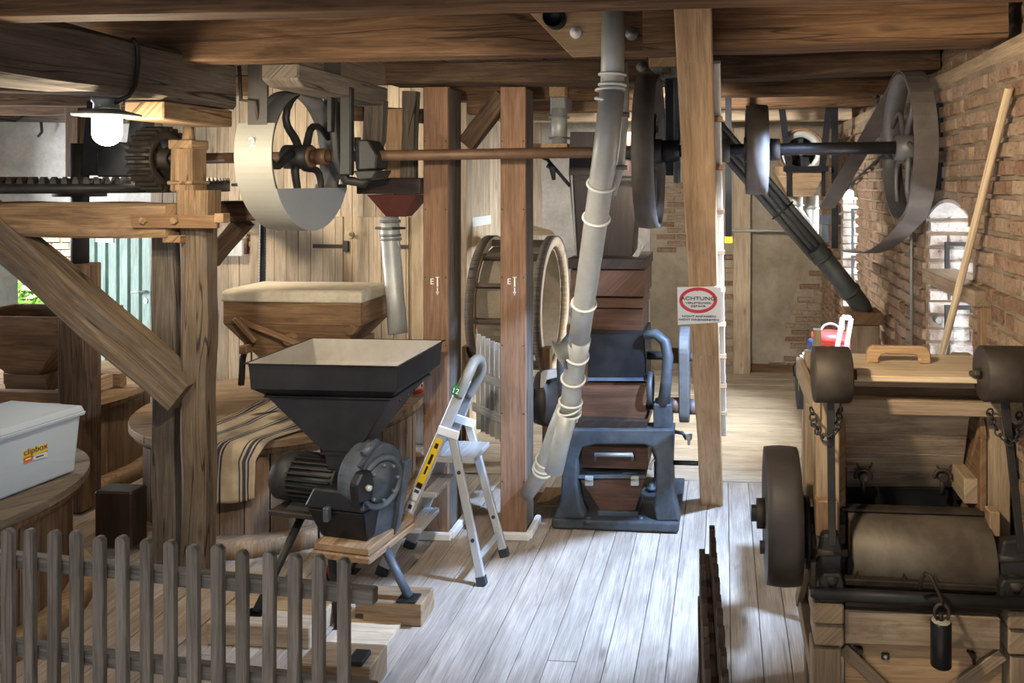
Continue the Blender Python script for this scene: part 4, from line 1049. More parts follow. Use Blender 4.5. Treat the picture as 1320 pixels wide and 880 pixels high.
# ================================================================ MIDDLE: posts, line shaft, pulleys
def post_rb(label, x0, x1, yb, dep):
    a, b = PZ(x0, yb, 0), PZ(x1, yb, 0); y = a.y; top = PY(x0, 112, y).z
    t = thing('support_post', label, 'post', ((a.x+b.x)/2, y+dep/2, 0), 'red-brown support posts')
    mk('front_board', MB().box((a.x, y, .02), (b.x, y+.035, top)), 'post', t, bevel=.003)
    mk('core', MB().box((a.x+.006, y+.036, .02), (b.x-.004, y+dep, top)), 'grey', t, bevel=.006)  # grey wood puts the shade of the post's side into its colour
    for lo, hi in (((a.x-.03, y-.03, 0), (b.x+.03, y-.001, .05)), ((b.x+.001, y-.0, 0), (b.x+.04, y+dep+.03, .05))):
        mk('base_trim', MB().box(lo, hi), 'white', t, bevel=.008)
    c = PY((x0+x1)/2, 362, y)
    text('post_mark', 'E', .052, 'signw', PY(x0+.34*(x1-x0), 363, y-.0012), (1, 0, 0), (0, 0, 1), t)
    mb = MB(); q = PY(x0+.56*(x1-x0), 363, y)
    mb.box((q.x-.004, y-.002, q.z-.03), (q.x+.004, y-.0005, q.z+.03)); mb.box((q.x-.012, y-.002, q.z+.026), (q.x+.012, y-.0005, q.z+.03))
    mb.prism([(q.x-.003, y-.002, q.z-.036), (q.x+.003, y-.002, q.z-.036), (q.x+.003, y-.002, q.z-.075), (q.x-.003, y-.002, q.z-.075)], (0, .0015, 0))
    mb.prism([(q.x-.010, y-.002, q.z-.062), (q.x, y-.002, q.z-.085), (q.x+.010, y-.002, q.z-.062)], (0, .0015, 0))
    mk('level_arrow', mb, 'signw', t)
    for k in range(6):
        zz = .35+k*.42
        for xx in (a.x+.012, b.x-.012): mk('nail', MB().box((xx-.004, y-.0015, zz), (xx+.004, y+.002, zz+.008)), 'iron', t)
    return t
post_rb('red-brown boarded support post behind the ladder, nearer the plank wall', 546, 578, 694, .26)
post_rb('red-brown boarded support post right of the ladder, beside the sloping pipe', 645, 678, 694, .22)
timber('wall_post', 'dark brown post before the plank wall, left of the post behind the ladder', 'post', PZ(533, 560, .0), PZ(533, 560, 0)+V((0, 0, 2.76)), .10, .10, 'hopper', (0, 1, 0))
timber('angle_brace', 'dark diagonal brace high between the two red-brown support posts', 'brace', PY(601, 186, 5.0), PY(650, 124, 5.0), .10, .12, 'beam_dark')
# line shaft
def shp(px): a = PY(px, 200, SY); return V((a.x, SY, shz(a.x)))
solo('line_shaft', MB().cyl(shp(196), shp(800), .031, n=20), 'rust', 'rusty brown line shaft crossing in front of the support posts', 'shaft')
solo('line_shaft', MB().cyl(shp(806), shp(1172), .034, n=20), 'shaft', 'dark steel line shaft between the leaning post and the big brick-wall wheel', 'shaft')

def pulley(label, X0, X1, R, mat, spoke_mat, ns=5, rim_t=.022, curved=True, hub=.07, crown=.006, group=None, srad=.024):
    zc = shz((X0+X1)/2); Xm = (X0+X1)/2
    t = thing('belt_pulley', label, 'pulley', (Xm, SY, zc), group)
    mk('rim', MB().lathe((0, SY, zc), (1, 0, 0), [(X0, R-rim_t), (X0, R-crown), (Xm, R), (X1, R-crown), (X1, R-rim_t), (Xm, R-rim_t-.004)], 72, closed=True), mat, t)
    mk('hub', MB().lathe((0, SY, zc), (1, 0, 0), [(X0-.01, .033), (X0-.01, hub), (X1+.01, hub), (X1+.01, .033)], 28, closed=True), spoke_mat, t)
    for k in range(ns):
        an = 2*pi*k/ns+.35; pts = []
        for q in range(9):
            f = q/8; r = hub*.8+(R-rim_t-hub*.8)*f; a2 = an+(.55*sin(pi*f)*(1 if f < 1 else 0) if curved else 0)
            pts.append(V((Xm, SY+r*cos(a2), zc+r*sin(a2))))
        mk('spoke', MB().tube(pts, [srad-.006*q/8 for q in range(9)], 10), spoke_mat, t)
    return t
c = PY(385, 203, SY)
wx0, wx1 = -2.515, -2.385
pulley('spoked iron pulley at left, half wrapped in a pale sheet metal guard', wx0, wx1, .385, 'wheel', 'iron', 5)
for xa, xb, r in ((PY(399, 203, SY).x-.06, PY(399, 203, SY).x+.02, .062), (PY(412, 203, SY).x-.01, PY(412, 203, SY).x+.05, .048)):
    solo('shaft_collar', MB().lathe((0, SY, shz(xa)), (1, 0, 0), [(xa, .034), (xa, r), (xb, r), (xb, .034)], 24, closed=True), 'rust', 'rusty %s collar clamped on the shaft beside the guarded pulley' % ('large' if r > .05 else 'small'), 'collar')
# guard
zc = shz(-2.45); gR = .425
gd_ = thing('pulley_guard', 'cream sheet metal guard curving under the left pulley', 'guard', (-2.45, SY, zc-gR))
def arc(a0, a1, r, n, x): return [V((x, SY+r*cos(a), zc+r*sin(a))) for a in [a0+(a1-a0)*k/n for k in range(n+1)]]
gx0_, gx1_ = -2.56, -2.355
a0, a1 = radians(157), radians(360-22)
o_, i_ = arc(a0, a1, gR, 40, gx0_), arc(a0, a1, gR-.005, 40, gx0_)
mk('guard_band', MB().prism(o_+i_[::-1], (gx1_-gx0_, 0, 0), smooth=False), 'cover', gd_)
sg = arc(radians(180+25), radians(360-25), gR, 40, gx1_)
mk('side_plate', MB().prism(sg, (.004, 0, 0)), 'cover_blue', gd_)
hk = V((gx0_+.06, SY+(gR)*cos(a0), zc+gR*sin(a0)))
mk('hook_rod', MB().tube([hk+V((.05, .01, .0)), hk+V((.05, -.01, .07)), hk+V((.05, -.015, .11)), hk+V((-.03, -.02, .12)), hk+V((-.04, -.02, .30))], .010, 8), 'ironwarm', gd_)
text('guard_mark', '2', .075, 'signw', V((gx0_+.10, SY+gR*cos(radians(172))-.004, zc+gR*sin(radians(172)))), (1, 0, 0), (0, -.14, 1), gd_)
mb = MB(); mb.tube([V((gx0_-.05, SY-gR+.06, zc-.16)), V((gx0_+.02, SY-gR+.06, zc-.16))], .008, 8); mk('guard_bracket', mb, 'iron', gd_)
# belt up from the left pulley
mb = MB(); yb = SY-.385-.004
mb.box((wx0+.012, yb-.006, zc), (wx1-.012, yb, CEIL-.01)); mb.box((wx0+.012, SY+.385+.004, zc), (wx1-.012, SY+.385+.010, CEIL-.01))
lp = [V((wx0+.012, SY+.391*cos(a), zc+.391*sin(a))) for a in [pi+pi*k/32 for k in range(33)]]; lq = [V((wx0+.012, SY+.397*cos(a), zc+.397*sin(a))) for a in [pi+pi*k/32 for k in range(33)]]
mb.prism(lp+lq[::-1], (wx1-wx0-.024, 0, 0))
solo('drive_belt', mb, 'leatherdark', 'dark flat belt rising from the guarded pulley through the ceiling', 'belt')
# wooden hanger block and iron hanger
bx1 = PX(395, 100, -2.08).x; ya, yb = PX(393, 100, -2.08).y, PX(500, 105, -2.08).y
za, zb = PX(395, 110, -2.08).z, PX(395, 84, -2.08).z
mb = MB(); mb.prism([(-2.27, ya-.06, za+.02), (-2.27, ya, za-.01), (-2.27, yb-.05, za-.015), (-2.27, yb, za+.03), (-2.27, yb, zb), (-2.27, ya-.06, zb)], (.19, 0, 0), axis=(0, 1, 0))
solo('hanger_block', mb, 'grey', 'chamfered grey wooden block under the beams, carrying the iron shaft hanger', 'block', bevel=.008)
hg = thing('shaft_hanger', 'dark cast iron hanger with a bearing holding the line shaft left of the funnel', 'hanger', D(455, 235, 4.45))
mk('hanger_arm', MB().tube([PY(428, 112, 4.2), PY(430, 150, 4.2), PY(434, 205, 4.2), PY(446, 232, 4.25), PY(468, 236, 4.3), PY(480, 222, 4.3)], [.03, .026, .026, .03, .03, .024], 8), 'iron', hg)
mk('hanger_arm', MB().bp(437, 112, 452, 226, 4.32, .05), 'iron', hg, bevel=.008)
mk('hanger_arm', MB().bp(421, 112, 427, 170, 4.3, .05), 'iron', hg, bevel=.004)
mk('bearing', MB().pp([(456, 190), (462, 180), (474, 180), (480, 190), (486, 200), (484, 218), (458, 220)], 4.36, .16), 'iron', hg, bevel=.008)
mk('oil_pan', MB().pp([(455, 220), (486, 219), (480, 230), (462, 232)], 4.34, .2), 'iron', hg, bevel=.006)
mk('oil_cup', MB().cyl(PY(461, 190, 4.25), PY(461, 177, 4.25), .018, n=12), 'ironwarm', hg)
for px in (421, 441): c = PY(px, 113, 4.2); mk('nut', MB().lathe(c+V((0, 0, -.01)), (0, 0, 1), [(0, .022), (.024, .022)], 6, smooth=False), 'rust', hg)
mb = MB(); mb.pp([(469, 128), (494, 128), (491, 180), (486, 196), (472, 197), (467, 180)], 4.75, .08)
solo('wooden_paddle', mb, 'grey', 'hanging greyish wooden paddle with rounded end, right of the iron hanger', 'paddle', bevel=.006)
mb = MB(); mb.bp(496, 140, 518, 300-62, 5.15, .09)
solo('wooden_strut', mb, 'beam_light', 'orange-brown upright strut behind the wooden paddle', 'strut', bevel=.006)
timber('wooden_strut', 'dark grey upright strut left of the post behind the ladder', 'strut', D(530, 118, 5.0), D(527, 236, 5.0), .09, .07, 'grey', (0, 1, 0))
timber('cross_rail', 'short grey rail behind the hanger and wooden paddle', 'rail', D(452, 146, 5.25), D(545, 150, 5.25), .06, .09, 'beam_dark')
# funnel and galvanised spout over the hopper
fn = thing('grain_spout', 'dusty galvanised spout under a red funnel, ending above the black hopper', 'spout', D(513, 432, 4.75))
mk('feed_box', MB().bp(459, 229, 543, 250, 4.95, .32), 'milldark', fn, bevel=.006)
tY = D(500, 252, 4.98).y
def sq(px, py, hw, Y, hd): c = PY(px, py, Y); return [(c.x-hw, Y+.15-hd, c.z), (c.x+hw, Y+.15-hd, c.z), (c.x+hw, Y+.15+hd, c.z), (c.x-hw, Y+.15+hd, c.z)]
mk('funnel', MB().loft([sq(503, 251, .165, tY, .13), sq(502, 280, .062, tY, .06)]), 'redfun', fn)
sp_ = [PY(502, 279, tY+.15), PY(503, 300, tY+.15), PY(505, 330, tY+.13), PY(509, 380, tY+.10), PY(513, 430, tY+.06)]
mk('tube', MB().tube(sp_, [.06, .062, .060, .058, .062], 24, caps=False), 'zinc', fn)
for py in (285, 294, 303, 308): c = PY(502.5+(py-280)*.04, py, tY+.15); mk('clamp_ring', MB().lathe(c, (0, 0, 1), [(-.008, .06), (-.008, .069), (.008, .069), (.008, .06)], 28, closed=True), 'zincdark', fn)
mk('clamp_screw', MB().cyl(PY(484, 294, tY+.1), PY(522, 294, tY+.1), .008, n=8), 'iron', fn)
o = [x for x in bpy.data.objects if x.name.startswith('tube') and x.parent == fn][0]; sd = o.modifiers.new('wall', 'SOLIDIFY'); sd.thickness = .004

# middle pulley with hanger
X0, X1 = PY(813, 200, SY-.43).x, PY(842, 200, SY-.43).x
pulley('tall brown belt pulley seen edge on above the roller mill', X0, X1, .43, 'wheelbrown', 'iron', 5)
hb2 = thing('bearing_bracket', 'black iron bearing bracket between the middle pulley and the leaning post', 'bracket', D(866, 236, 4.3))
mk('bracket_plate', MB().bp(857, 100, 869, 226, 4.35, .12), 'black', hb2, bevel=.006)
mk('bracket_plate', MB().bp(868, 96, 876, 236, 4.3, .10), 'millblue', hb2, bevel=.006)
mk('bearing', MB().lathe(shp(862), (1, 0, 0), [(-.06, .036), (-.06, .06), (.06, .06), (.06, .036)], 24, closed=True), 'black', hb2)
mk('head_block', MB().bp(836, 68, 872, 86, 4.3, .16), 'beam_light', hb2, bevel=.005)
mk('head_plate', MB().pp([(838, 86), (878, 86), (878, 100), (848, 100)], 4.3, .14), 'zincdark', hb2, bevel=.003)
mk('head_nut', MB().bp(853, 88, 864, 96, 4.27, .03), 'rust', hb2, bevel=.003)
# right pulleys
X0, X1 = PY(963, 195, SY-.24).x, PY(992, 195, SY-.24).x
zc = shz((X0+X1)/2)
pulley('small dark belt pulley seen edge on, just right of the leaning post', X0, X1, .25, 'wheelbrown', 'iron', 4, curved=False)
for pa, pb, r, lb in ((929, 941, .066, 'brown collar on the shaft against the leaning post'), (993, 1005, .060, 'dark collar on the shaft right of the small pulley')):
    a, b = shp(pa), shp(pb); solo('shaft_collar', MB().lathe((0, SY, a.z), (1, 0, 0), [(a.x, .034), (a.x, r), (b.x, r), (b.x, .034)], 24, closed=True), 'wheelbrown', lb, 'collar')
X0, X1 = .935, 1.045
RW = pulley('big spoked belt wheel with a polished rim beside the brick wall', X0, X1, .405, 'wheel', 'wheel', 5, hub=.07, srad=.017)
zc = shz(X0)
wbx = thing('wall_bearing', 'dark iron wall bearing box on the brick wall behind the big wheel', 'bearing', (XR-.03, SY, zc-.25))
mk('box', MB().loft([[(x, SY-w, zc-h), (x, SY+w, zc-h*1.05), (x, SY+w, zc+h*.9), (x, SY-w, zc+h)] for x, w, h in ((XR+.01, .19, .235), (XR-.03, .17, .215), (XR-.032, .11, .15), (XR-.02, .10, .14))]), 'iron', wbx, bevel=.008)
mk('journal', MB().cyl((1.055, SY, zc), (XR-.02, SY, zc), .045, n=16), 'iron', wbx)
# belts from the big wheel to the machine at the back
def ribbon(pts, ns, w, th=.005):
    """flat belt: centre line points, width direction at each point"""
    mb = MB(); L = []
    for i, (p, n) in enumerate(zip(pts, ns)):
        p, n = V(p), V(n).normalized(); a = V(pts[max(i-1, 0)]); b = V(pts[min(i+1, len(pts)-1)]); t = (b-a).normalized(); m = t.cross(n).normalized()
        L.append([p-n*w/2-m*th/2, p+n*w/2-m*th/2, p+n*w/2+m*th/2, p-n*w/2+m*th/2])
    return mb.loft(L, axis=(0, 1, 0), smooth=False)
xm = (X0+X1)/2; R_ = .412
tp = [V((xm, SY+R_*cos(a), zc+R_*sin(a))) for a in [radians(-100-q*10) for q in range(0, 21)]]
far_b = PY(1092, 322, 5.9); far_t = PY(1066, 268, 5.9)
lower = [tp[0].lerp(far_b, f)+V((0, 0, -.10*sin(pi*f)*(1-f*.3))) for f in (1, .85, .7, .55, .4, .27, .15, .07)]
upper = [tp[-1].lerp(far_t, f) for f in (.12, .3, .5, .7, .9, 1)]
pts = lower+tp+upper
nrm = [V((1, 0, 0))]*8+[V((1, 0, 0))]*len(tp)+[V((1, 0, 0))]*6
solo('drive_belt', ribbon(pts, nrm, .115), 'leather', 'long flat grey belt around the big wheel, sagging towards the fan at the back', 'belt')

# galvanised pipe
pp_ = thing('galvanised_pipe', 'tall galvanised pipe descending from the ceiling past the roller mill, with wire rings', 'pipe', D(714, 606, 4.45))
main = [D(791, 10, 3.32), D(790, 70, 3.32), D(789, 125, 3.32)]
m2 = [D(789, 118, 3.30), D(780, 200, 3.32), D(766, 300, 3.55), D(753, 390, 3.85), D(746, 442, 4.0)]
m3 = [D(748, 436, 3.98), D(741, 470, 4.1), D(737, 505, 4.2), D(733, 540, 4.25)]
mk('top_section', MB().tube(main, [.050, .050, .052], 28), 'zinc', pp_)
mk('long_section', MB().tube(m2, [.054]*5, 28), 'zinc', pp_)
mk('branch_section', MB().tube(m3, [.056, .056, .054, .05], 28), 'zinc', pp_)
oo = mk('open_outlet', MB().tube([D(733, 532, 4.22), D(723, 570, 4.28), D(714, 607, 4.32)], [.052, .05, .052], 28, caps=False), 'zinc', pp_)
sd = oo.modifiers.new('wall', 'SOLIDIFY'); sd.thickness = .003
mk('side_branch', MB().tube([D(732, 515, 4.27), D(718, 552, 4.37), D(704, 592, 4.5), D(699, 606, 4.54)], [.045, .05, .05, .05], 28), 'zinc', pp_)
mk('elbow', MB().tube([D(703, 596, 4.5), D(698, 609, 4.55), D(690, 620, 4.65), D(680, 636, 4.82), ], [.052, .05, .048, .046], 28), 'zinc', pp_)
mk('flap_valve', MB().lathe(D(731, 452, 4.05), (ray(720, 458)-ray(742, 446)), [(-.05, .045), (.03, .055), (.04, .085), (.045, .085), (.05, .02)], 24), 'zincdark', pp_)
def ring(a, b, f, r, tilt=0):
    p = V(a).lerp(V(b), f); d = (V(b)-V(a)).normalized(); d = (d+V((tilt, 0, 0))).normalized(); x = d.orthogonal().normalized(); y = d.cross(x)
    return MB().tube([p+(x*cos(2*pi*k/28)+y*sin(2*pi*k/28))*r for k in range(28)], .0065, 6, close=True)
for a, b, f, r, ti in ((main[1], main[2], .48, .056, 0), (main[1], main[2], .72, .056, 0), (main[1], m2[1], .35, .06, .12), (main[1], m2[1], .47, .06, -.16), (m2[1], m2[2], .36, .06, 0), (m2[1], m2[2], .80, .06, 0), (m2[3], m2[4], .02, .06, 0), (m2[4], m3[1], .55, .063, -.1), (m3[1], m3[2], .5, .063, 0), (m3[2], m3[3], .35, .062, 0), (m3[2], m3[3], .62, .062, .35), (m3[2], m3[3], .75, .062, 0), (D(704, 592, 4.5), D(699, 606, 4.54), .1, .058, 0), (D(704, 592, 4.5), D(699, 606, 4.54), .6, .058, .15), (D(704, 592, 4.5), D(699, 606, 4.54), .95, .058, 0)):
    mk('wire_ring', ring(a, b, f, r, ti), 'ring', pp_)
mk('side_tube', MB().tube([D(806, 82, 3.42), D(806, 130, 3.42), D(802, 190, 3.44), D(799, 216, 3.46), D(790, 250, 3.5)], [.015, .018, .018, .022, .016], 14), 'zinc', pp_)
for y in (148, 216): mk('tube_clamp', MB().lathe(D(803 if y < 200 else 800, y, 3.43), (0, 0, 1), [(-.01, .018), (-.01, .03), (.01, .03), (.01, .018)], 16, closed=True), 'zincdark', pp_)

# plywood board with dark pipe end and washers
pw = thing('plywood_board', 'fresh plywood board with a cut corner and a dark hole, fixed to the beam', 'board', D(735, 70, 3.48))
mk('board', MB().pp([(683, 17), (776, 14), (776, 71), (737, 73)], 3.46, .03), 'beam_light', pw, bevel=.002)
mk('pipe_end', MB().lathe(D(716, 24, 3.45), (0, -1, 0), [(-.02, .048), (.05, .048), (.05, .042), (.0, .042), (.0, .001)], 28), 'black', pw)
mk('washer', MB().lathe(D(742, 42, 3.44), (0, -1, 0), [(-.012, .026), (.004, .026), (.005, .01), (.014, .009), (.015, .001)], 24), 'signw', pw)
for px, py, t in ((812, 40, 3.5), (825, 84, 4.5), (923, 79, 4.5)):
    lb = {812: 'round bolt washer on the broad beam just right of the pipe', 825: 'round bolt washer on the third beam beside the middle pulley', 923: 'round bolt washer on the third beam right of the leaning post'}[px]
    q = D(px, py, t); q.y = (3.55 if px == 812 else 4.55)-.004
    solo('bolt_washer', MB().lathe(q, (0, -1, 0), [(-.004, .03), (.006, .03), (.007, .012), (.018, .011), (.019, .001)], 22), 'zincdark', lb, 'washer', 'bolt washers on the beams')
# elbow duct
ed = thing('elbow_duct', 'galvanised elbow duct with a wooden collar high beside the right support post', 'duct', D(722, 186, 5.6))
mk('wood_collar', MB().bp(708, 108, 728, 124, 5.45, .12), 'beam_light', ed, bevel=.004)
mk('transition', MB().loft([[PY(709, 124, 5.45), PY(729, 124, 5.45), PY(737, 118, 5.65), PY(717, 118, 5.65)], [PY(709, 148, 5.45), PY(731, 148, 5.45), PY(738, 143, 5.62), PY(716, 143, 5.62)]]), 'zincdark', ed, bevel=.01)
mk('pipe', MB().tube([D(721, 140, 5.52), D(721, 186, 5.52)], .055, 22), 'zinc', ed)
for y in (151, 178): mk('flange', MB().lathe(D(721, y, 5.52), (0, 0, 1), [(-.006, .05), (-.006, .075), (.006, .075), (.006, .05)], 24, closed=True), 'zincdark', ed)
solo('wooden_shelf', MB().bp(686, 185, 731, 191, 5.4, .3), 'beam_light', 'short wooden shelf board carrying the elbow duct', 'shelf')
mb = MB(); mb.tube([D(693, 200, 5.3), D(706, 206, 5.3), D(735, 240, 5.3)], .012, 8); mb.tube([D(706, 212, 5.2), D(712, 216, 5.2), D(714, 232, 5.2)], [.022, .024, .012], 8)
solo('iron_bracket', mb, 'iron', 'small black iron lever bracket in front of the dark feed chute', 'bracket')

# ================================================================ ROLLER MILL
ml = thing('roller_mill', 'dark roller mill on a blue-grey cast iron stand with brown wooden panels', 'mill', D(793, 683, 4.92))
mk('base_plate', MB().bp(711, 671, 875, 684, 4.88, .75), 'millblue', ml, bevel=.012, seg=2)
outl = [(737, 553), (869, 553), (867, 600), (869, 640), (876, 672), (846, 672), (843, 655), (846, 620), (846, 592), (841, 577), (830, 573), (768, 573), (750, 577), (744, 592), (743, 625), (748, 655), (756, 672), (712, 672), (722, 645), (724, 610), (731, 575)]
mk('stand_frame', MB().pp(outl, 4.9, .15), 'millblue', ml, bevel=.012, seg=2)
outl2 = [(x*.93+56, y*.93+40) for x, y in outl]
mk('stand_frame', MB().pp(outl2, 5.45, .13), 'millblue', ml, bevel=.01)
for px, py in ((758, 669), (826, 669), (840, 627)): mk('anchor_bolt', MB().lathe(D(px, py, 4.92 if py > 650 else 5.35), (0, 0, 1), [(-.02, .035), (0, .035), (.002, .018), (.02, .018)], 12), 'millblue', ml)
mk('outlet_box', MB().bp(749, 575, 835, 604, 5.0, .3), 'mahog', ml, bevel=.004)
mk('handle', MB().tube([D(767, 592, 4.98), D(767, 586, 4.92), D(815, 586, 4.92), D(815, 592, 4.98)], .014, 8), 'zincdark', ml)
mk('outlet_lid', MB().loft([[PY(x, y, Y) for x, y, Y in ((745, 617, 4.92), (833, 617, 4.92), (834, 606, 5.06), (749, 606, 5.06))], [PY(x, y, Y) for x, y, Y in ((745, 612, 4.93), (833, 612, 4.93), (834, 602, 5.07), (749, 602, 5.07))]]), 'millblue', ml, bevel=.003)
mk('outlet_chute', MB().pp([(747, 617), (832, 617), (819, 658), (774, 658)], 4.97, .28), 'mahog', ml, bevel=.004)
mk('chute_foot', MB().bp(770, 659, 823, 666, 4.95, .3), 'bluegrey', ml, bevel=.003)
for px in (759, 818): 
    h_ = mk('hinge', MB().bp(px-5, 614, px+5, 626, 4.925, .02), 'zinc', ml, bevel=.002); mk('hinge_pin', MB().cyl(D(px-5, 619, 4.92), D(px+5, 619, 4.92), .006, n=8), 'zincdark', h_)
mk('housing_core', MB().bp(758, 430, 831, 552, 5.06, .45), 'black', ml, bevel=.006)
mk('lower_sill', MB().bp(745, 541, 834, 553, 4.93, .5), 'milldark', ml, bevel=.005)
def sl(x0, x1, y0, y1, Y0, Y1, th=.03): # sloping panel: top edge y0 at depth Y0, bottom edge y1 at depth Y1
    a, b, c, d = PY(x0, y1, Y1), PY(x1, y1, Y1), PY(x1, y0, Y0), PY(x0, y0, Y0); e = V((0, th, 0))
    return MB().hexa([a, b, b+e, a+e, d, c, c+e, d+e])
mk('wooden_panel', sl(750, 833, 493, 539, 4.99, 4.95), 'mahog', ml, bevel=.004)
mk('panel_ledge', sl(757, 834, 485, 491, 5.04, 4.96, .05), 'bluegrey', ml, bevel=.003)
mk('dark_panel', sl(757, 833, 469, 484, 5.08, 5.03), 'milldark', ml, bevel=.003)
mk('front_cover', sl(757, 832, 428, 467, 5.10, 5.06), 'black', ml, bevel=.006)
mk('cover_strip', sl(757, 833, 465, 469, 5.05, 5.05), 'milldark', ml)
mk('drawer_box', MB().bp(747, 398, 829, 426, 5.2, .4), 'mahog', ml, bevel=.005)
mk('drawer_box', MB().bp(740, 384, 830, 397, 5.18, .42), 'mahog', ml, bevel=.005)
mk('feed_box', MB().bp(735, 348, 831, 382, 5.12, .5), 'mahog', ml, bevel=.005)
mk('feed_rim', MB().bp(732, 333, 832, 347, 5.1, .55), 'milldark', ml, bevel=.004)
mk('knot_label', MB().pp([(797, 362), (812, 361), (817, 366), (808, 370), (796, 368)], 5.115, .004), 'post', ml)
# feed chute above
fc = [(735, 170), (822, 170), (822, 224), (815, 332), (742, 332), (733, 224)]
mk('feed_chute', MB().pp(fc, 5.3, .3), 'milldark', ml, bevel=.003)
for y in (198, 224, 230): mk('chute_rib', MB().bp(734, y, 820, y+2.5, 5.28, .02), 'ironwarm', ml)
for (xa, ya), (xb, yb) in (((737, 226), (743, 330)),): mk('chute_edge', MB().bar(D(xa, ya, 5.28), D(xb, yb, 5.28), .012, .02), 'zincdark', ml)
mk('flour_flap', MB().pp([(815, 330), (829, 310), (831, 316), (822, 332)], 5.2, .1), 'picketpale', ml)
mk('side_arm', MB().tube([D(831, 432, 5.0), D(845, 430, 4.98), D(857, 440, 4.96), D(861, 460, 4.95), D(859, 490, 4.94), D(855, 522, 4.93)], [.028, .032, .036, .036, .036, .04], 10), 'millblue', ml)
mk('arm_foot', MB().bp(842, 521, 866, 552, 4.9, .16), 'millblue', ml, bevel=.006)
mk('side_arm', MB().tube([D(748, 432, 5.0), D(735, 434, 4.98), D(726, 446, 4.96), D(724, 470, 4.95), D(727, 522, 4.93)], [.024, .03, .034, .034, .036], 10), 'millblue', ml)
for y, t, r in ((458, 5.12, .05), (522, 5.05, .05)):
    a, b = D(834, y, t), D(884, y, t); b.y = a.y; mk('roller_journal', MB().cyl(a, b, r*.55, n=16), 'iron', ml); a2, b2 = D(864, y, t), D(875, y, t); b2.y = a2.y; mk('journal_nut', MB().cyl(a2, b2, r*1.0, n=12), 'rust', ml)
# belt pulley pair on its right side
a, b = D(876, 455, 5.1), D(889, 455, 5.1)
yc = a.y
bl_ = [V((a.x, yc+.145*cos(an), a.z+.03+.145*sin(an))) for an in [pi*k/16 for k in range(17)]]+[V((a.x, yc+.10*cos(an), D(880, 524, 5.1).z+.10*sin(an))) for an in [pi+pi*k/16 for k in range(17)]]
mk('side_belt', MB().prism(bl_, (b.x-a.x, 0, 0)), 'wheel', ml, bevel=.006)
for px, py, r in ((893, 460, .03), (893, 524, .05)):
    a = D(888, py, 5.1); mk('belt_hub', MB().cyl(a, a+V((.05, 0, 0)), r, n=16), 'wheelbrown', ml)
a = D(838, 525, 4.98); mk('adjust_wheel', MB().lathe(D(838, 500, 5.02), (1, 0, 0), [(-.01, .09), (-.01, .11), (.02, .11), (.02, .09)], 28, closed=True), 'millblue', ml)
mk('small_lever', MB().tube([D(866, 556, 4.95), D(880, 558, 4.93), D(885, 566, 4.92)], .012, 8), 'black', ml); a = D(888, 563, 4.92); mk('lever_grip', MB().lathe(a, (0, 0, 1), [(-.05, .008), (-.02, .01), (-.015, .02), (.02, .022)], 10), 'zinc', ml)
mk('side_rod', MB().tube([D(868, 596, 4.95), D(900, 597, 4.95)], .015, 10), 'black', ml)
mk('pointer', MB().tube([D(838, 605, 4.9), D(839, 598, 4.9), D(844, 592, 4.9)], .009, 8), 'zinc', ml)
# motor at its left
a, b = D(693, 512, 5.25), D(722, 512, 5.25); b.y = a.y
mk('drive_drum', MB().lathe(a, (1, 0, 0), [(-.005, .05), (0, .17), (.05, .185), (.09, .185), (.10, .15), (b.x-a.x, .12)], 36), 'ironwarm', ml)
mk('drum_bracket', MB().pp([(697, 480), (718, 476), (720, 486), (704, 490), (700, 500), (696, 500)], 5.08, .05), 'dust', ml, bevel=.004)
solo('floor_plate', MB().bp(690, 651, 719, 652.5, 5.1, .3), 'lid', 'small square board on the floor left of the roller mill', 'board')

# ================================================================ LEANING POST AND SIGN
def lp_(px, py):  # points on the sloping front face of the post
    f = (py-12)/(653-12); z0, y0, z1, y1 = 2.93, 3.0, 0.0, 5.29
    r = ray(px, py); n = V((0, z1-z0, -(y1-y0))).normalized(); p0 = V((0, y0, z0)); return CAM+r*((p0-CAM).dot(n)/r.dot(n))
pn = V((0, -2.93, -2.29)).normalized()
if pn.y > 0: pn = -pn
q = [lp_(868, 4), lp_(917, 4), lp_(932, 653), lp_(903, 653)]
lean = thing('leaning_post', 'light brown squared timber leaning away from the viewer, bearing the red warning sign', 'post', lp_(917, 653))
mb = MB(); L = []
for k in range(15):
    f = k/14; a, b = q[0].lerp(q[3], f), q[1].lerp(q[2], f); j = noise.noise_vector(V((f*6, 3, 1)))*.004
    L.append([a+j, b-j, b-j-pn*.10, a+j-pn*.10])
mk('timber', mb.loft(L, axis=(q[3]-q[0])), 'beam_light', lean, bevel=.006)
# white slab: light on the post's right side put into colour; stub battens
e0, e1 = lp_(923, 100), lp_(933, 583)
mk('lit_edge', MB().bar(e0-pn*.13, e1-pn*.13, .035, .03, up=pn), 'white', lean, bevel=.003)
for k in range(9):
    f = .1+.1*k; c = e0.lerp(e1, f)-pn*.10; mk('edge_peg', MB().box(c-V((.024, .02, .012)), c+V((.024, .02, .012))), 'lid', lean, bevel=.002)
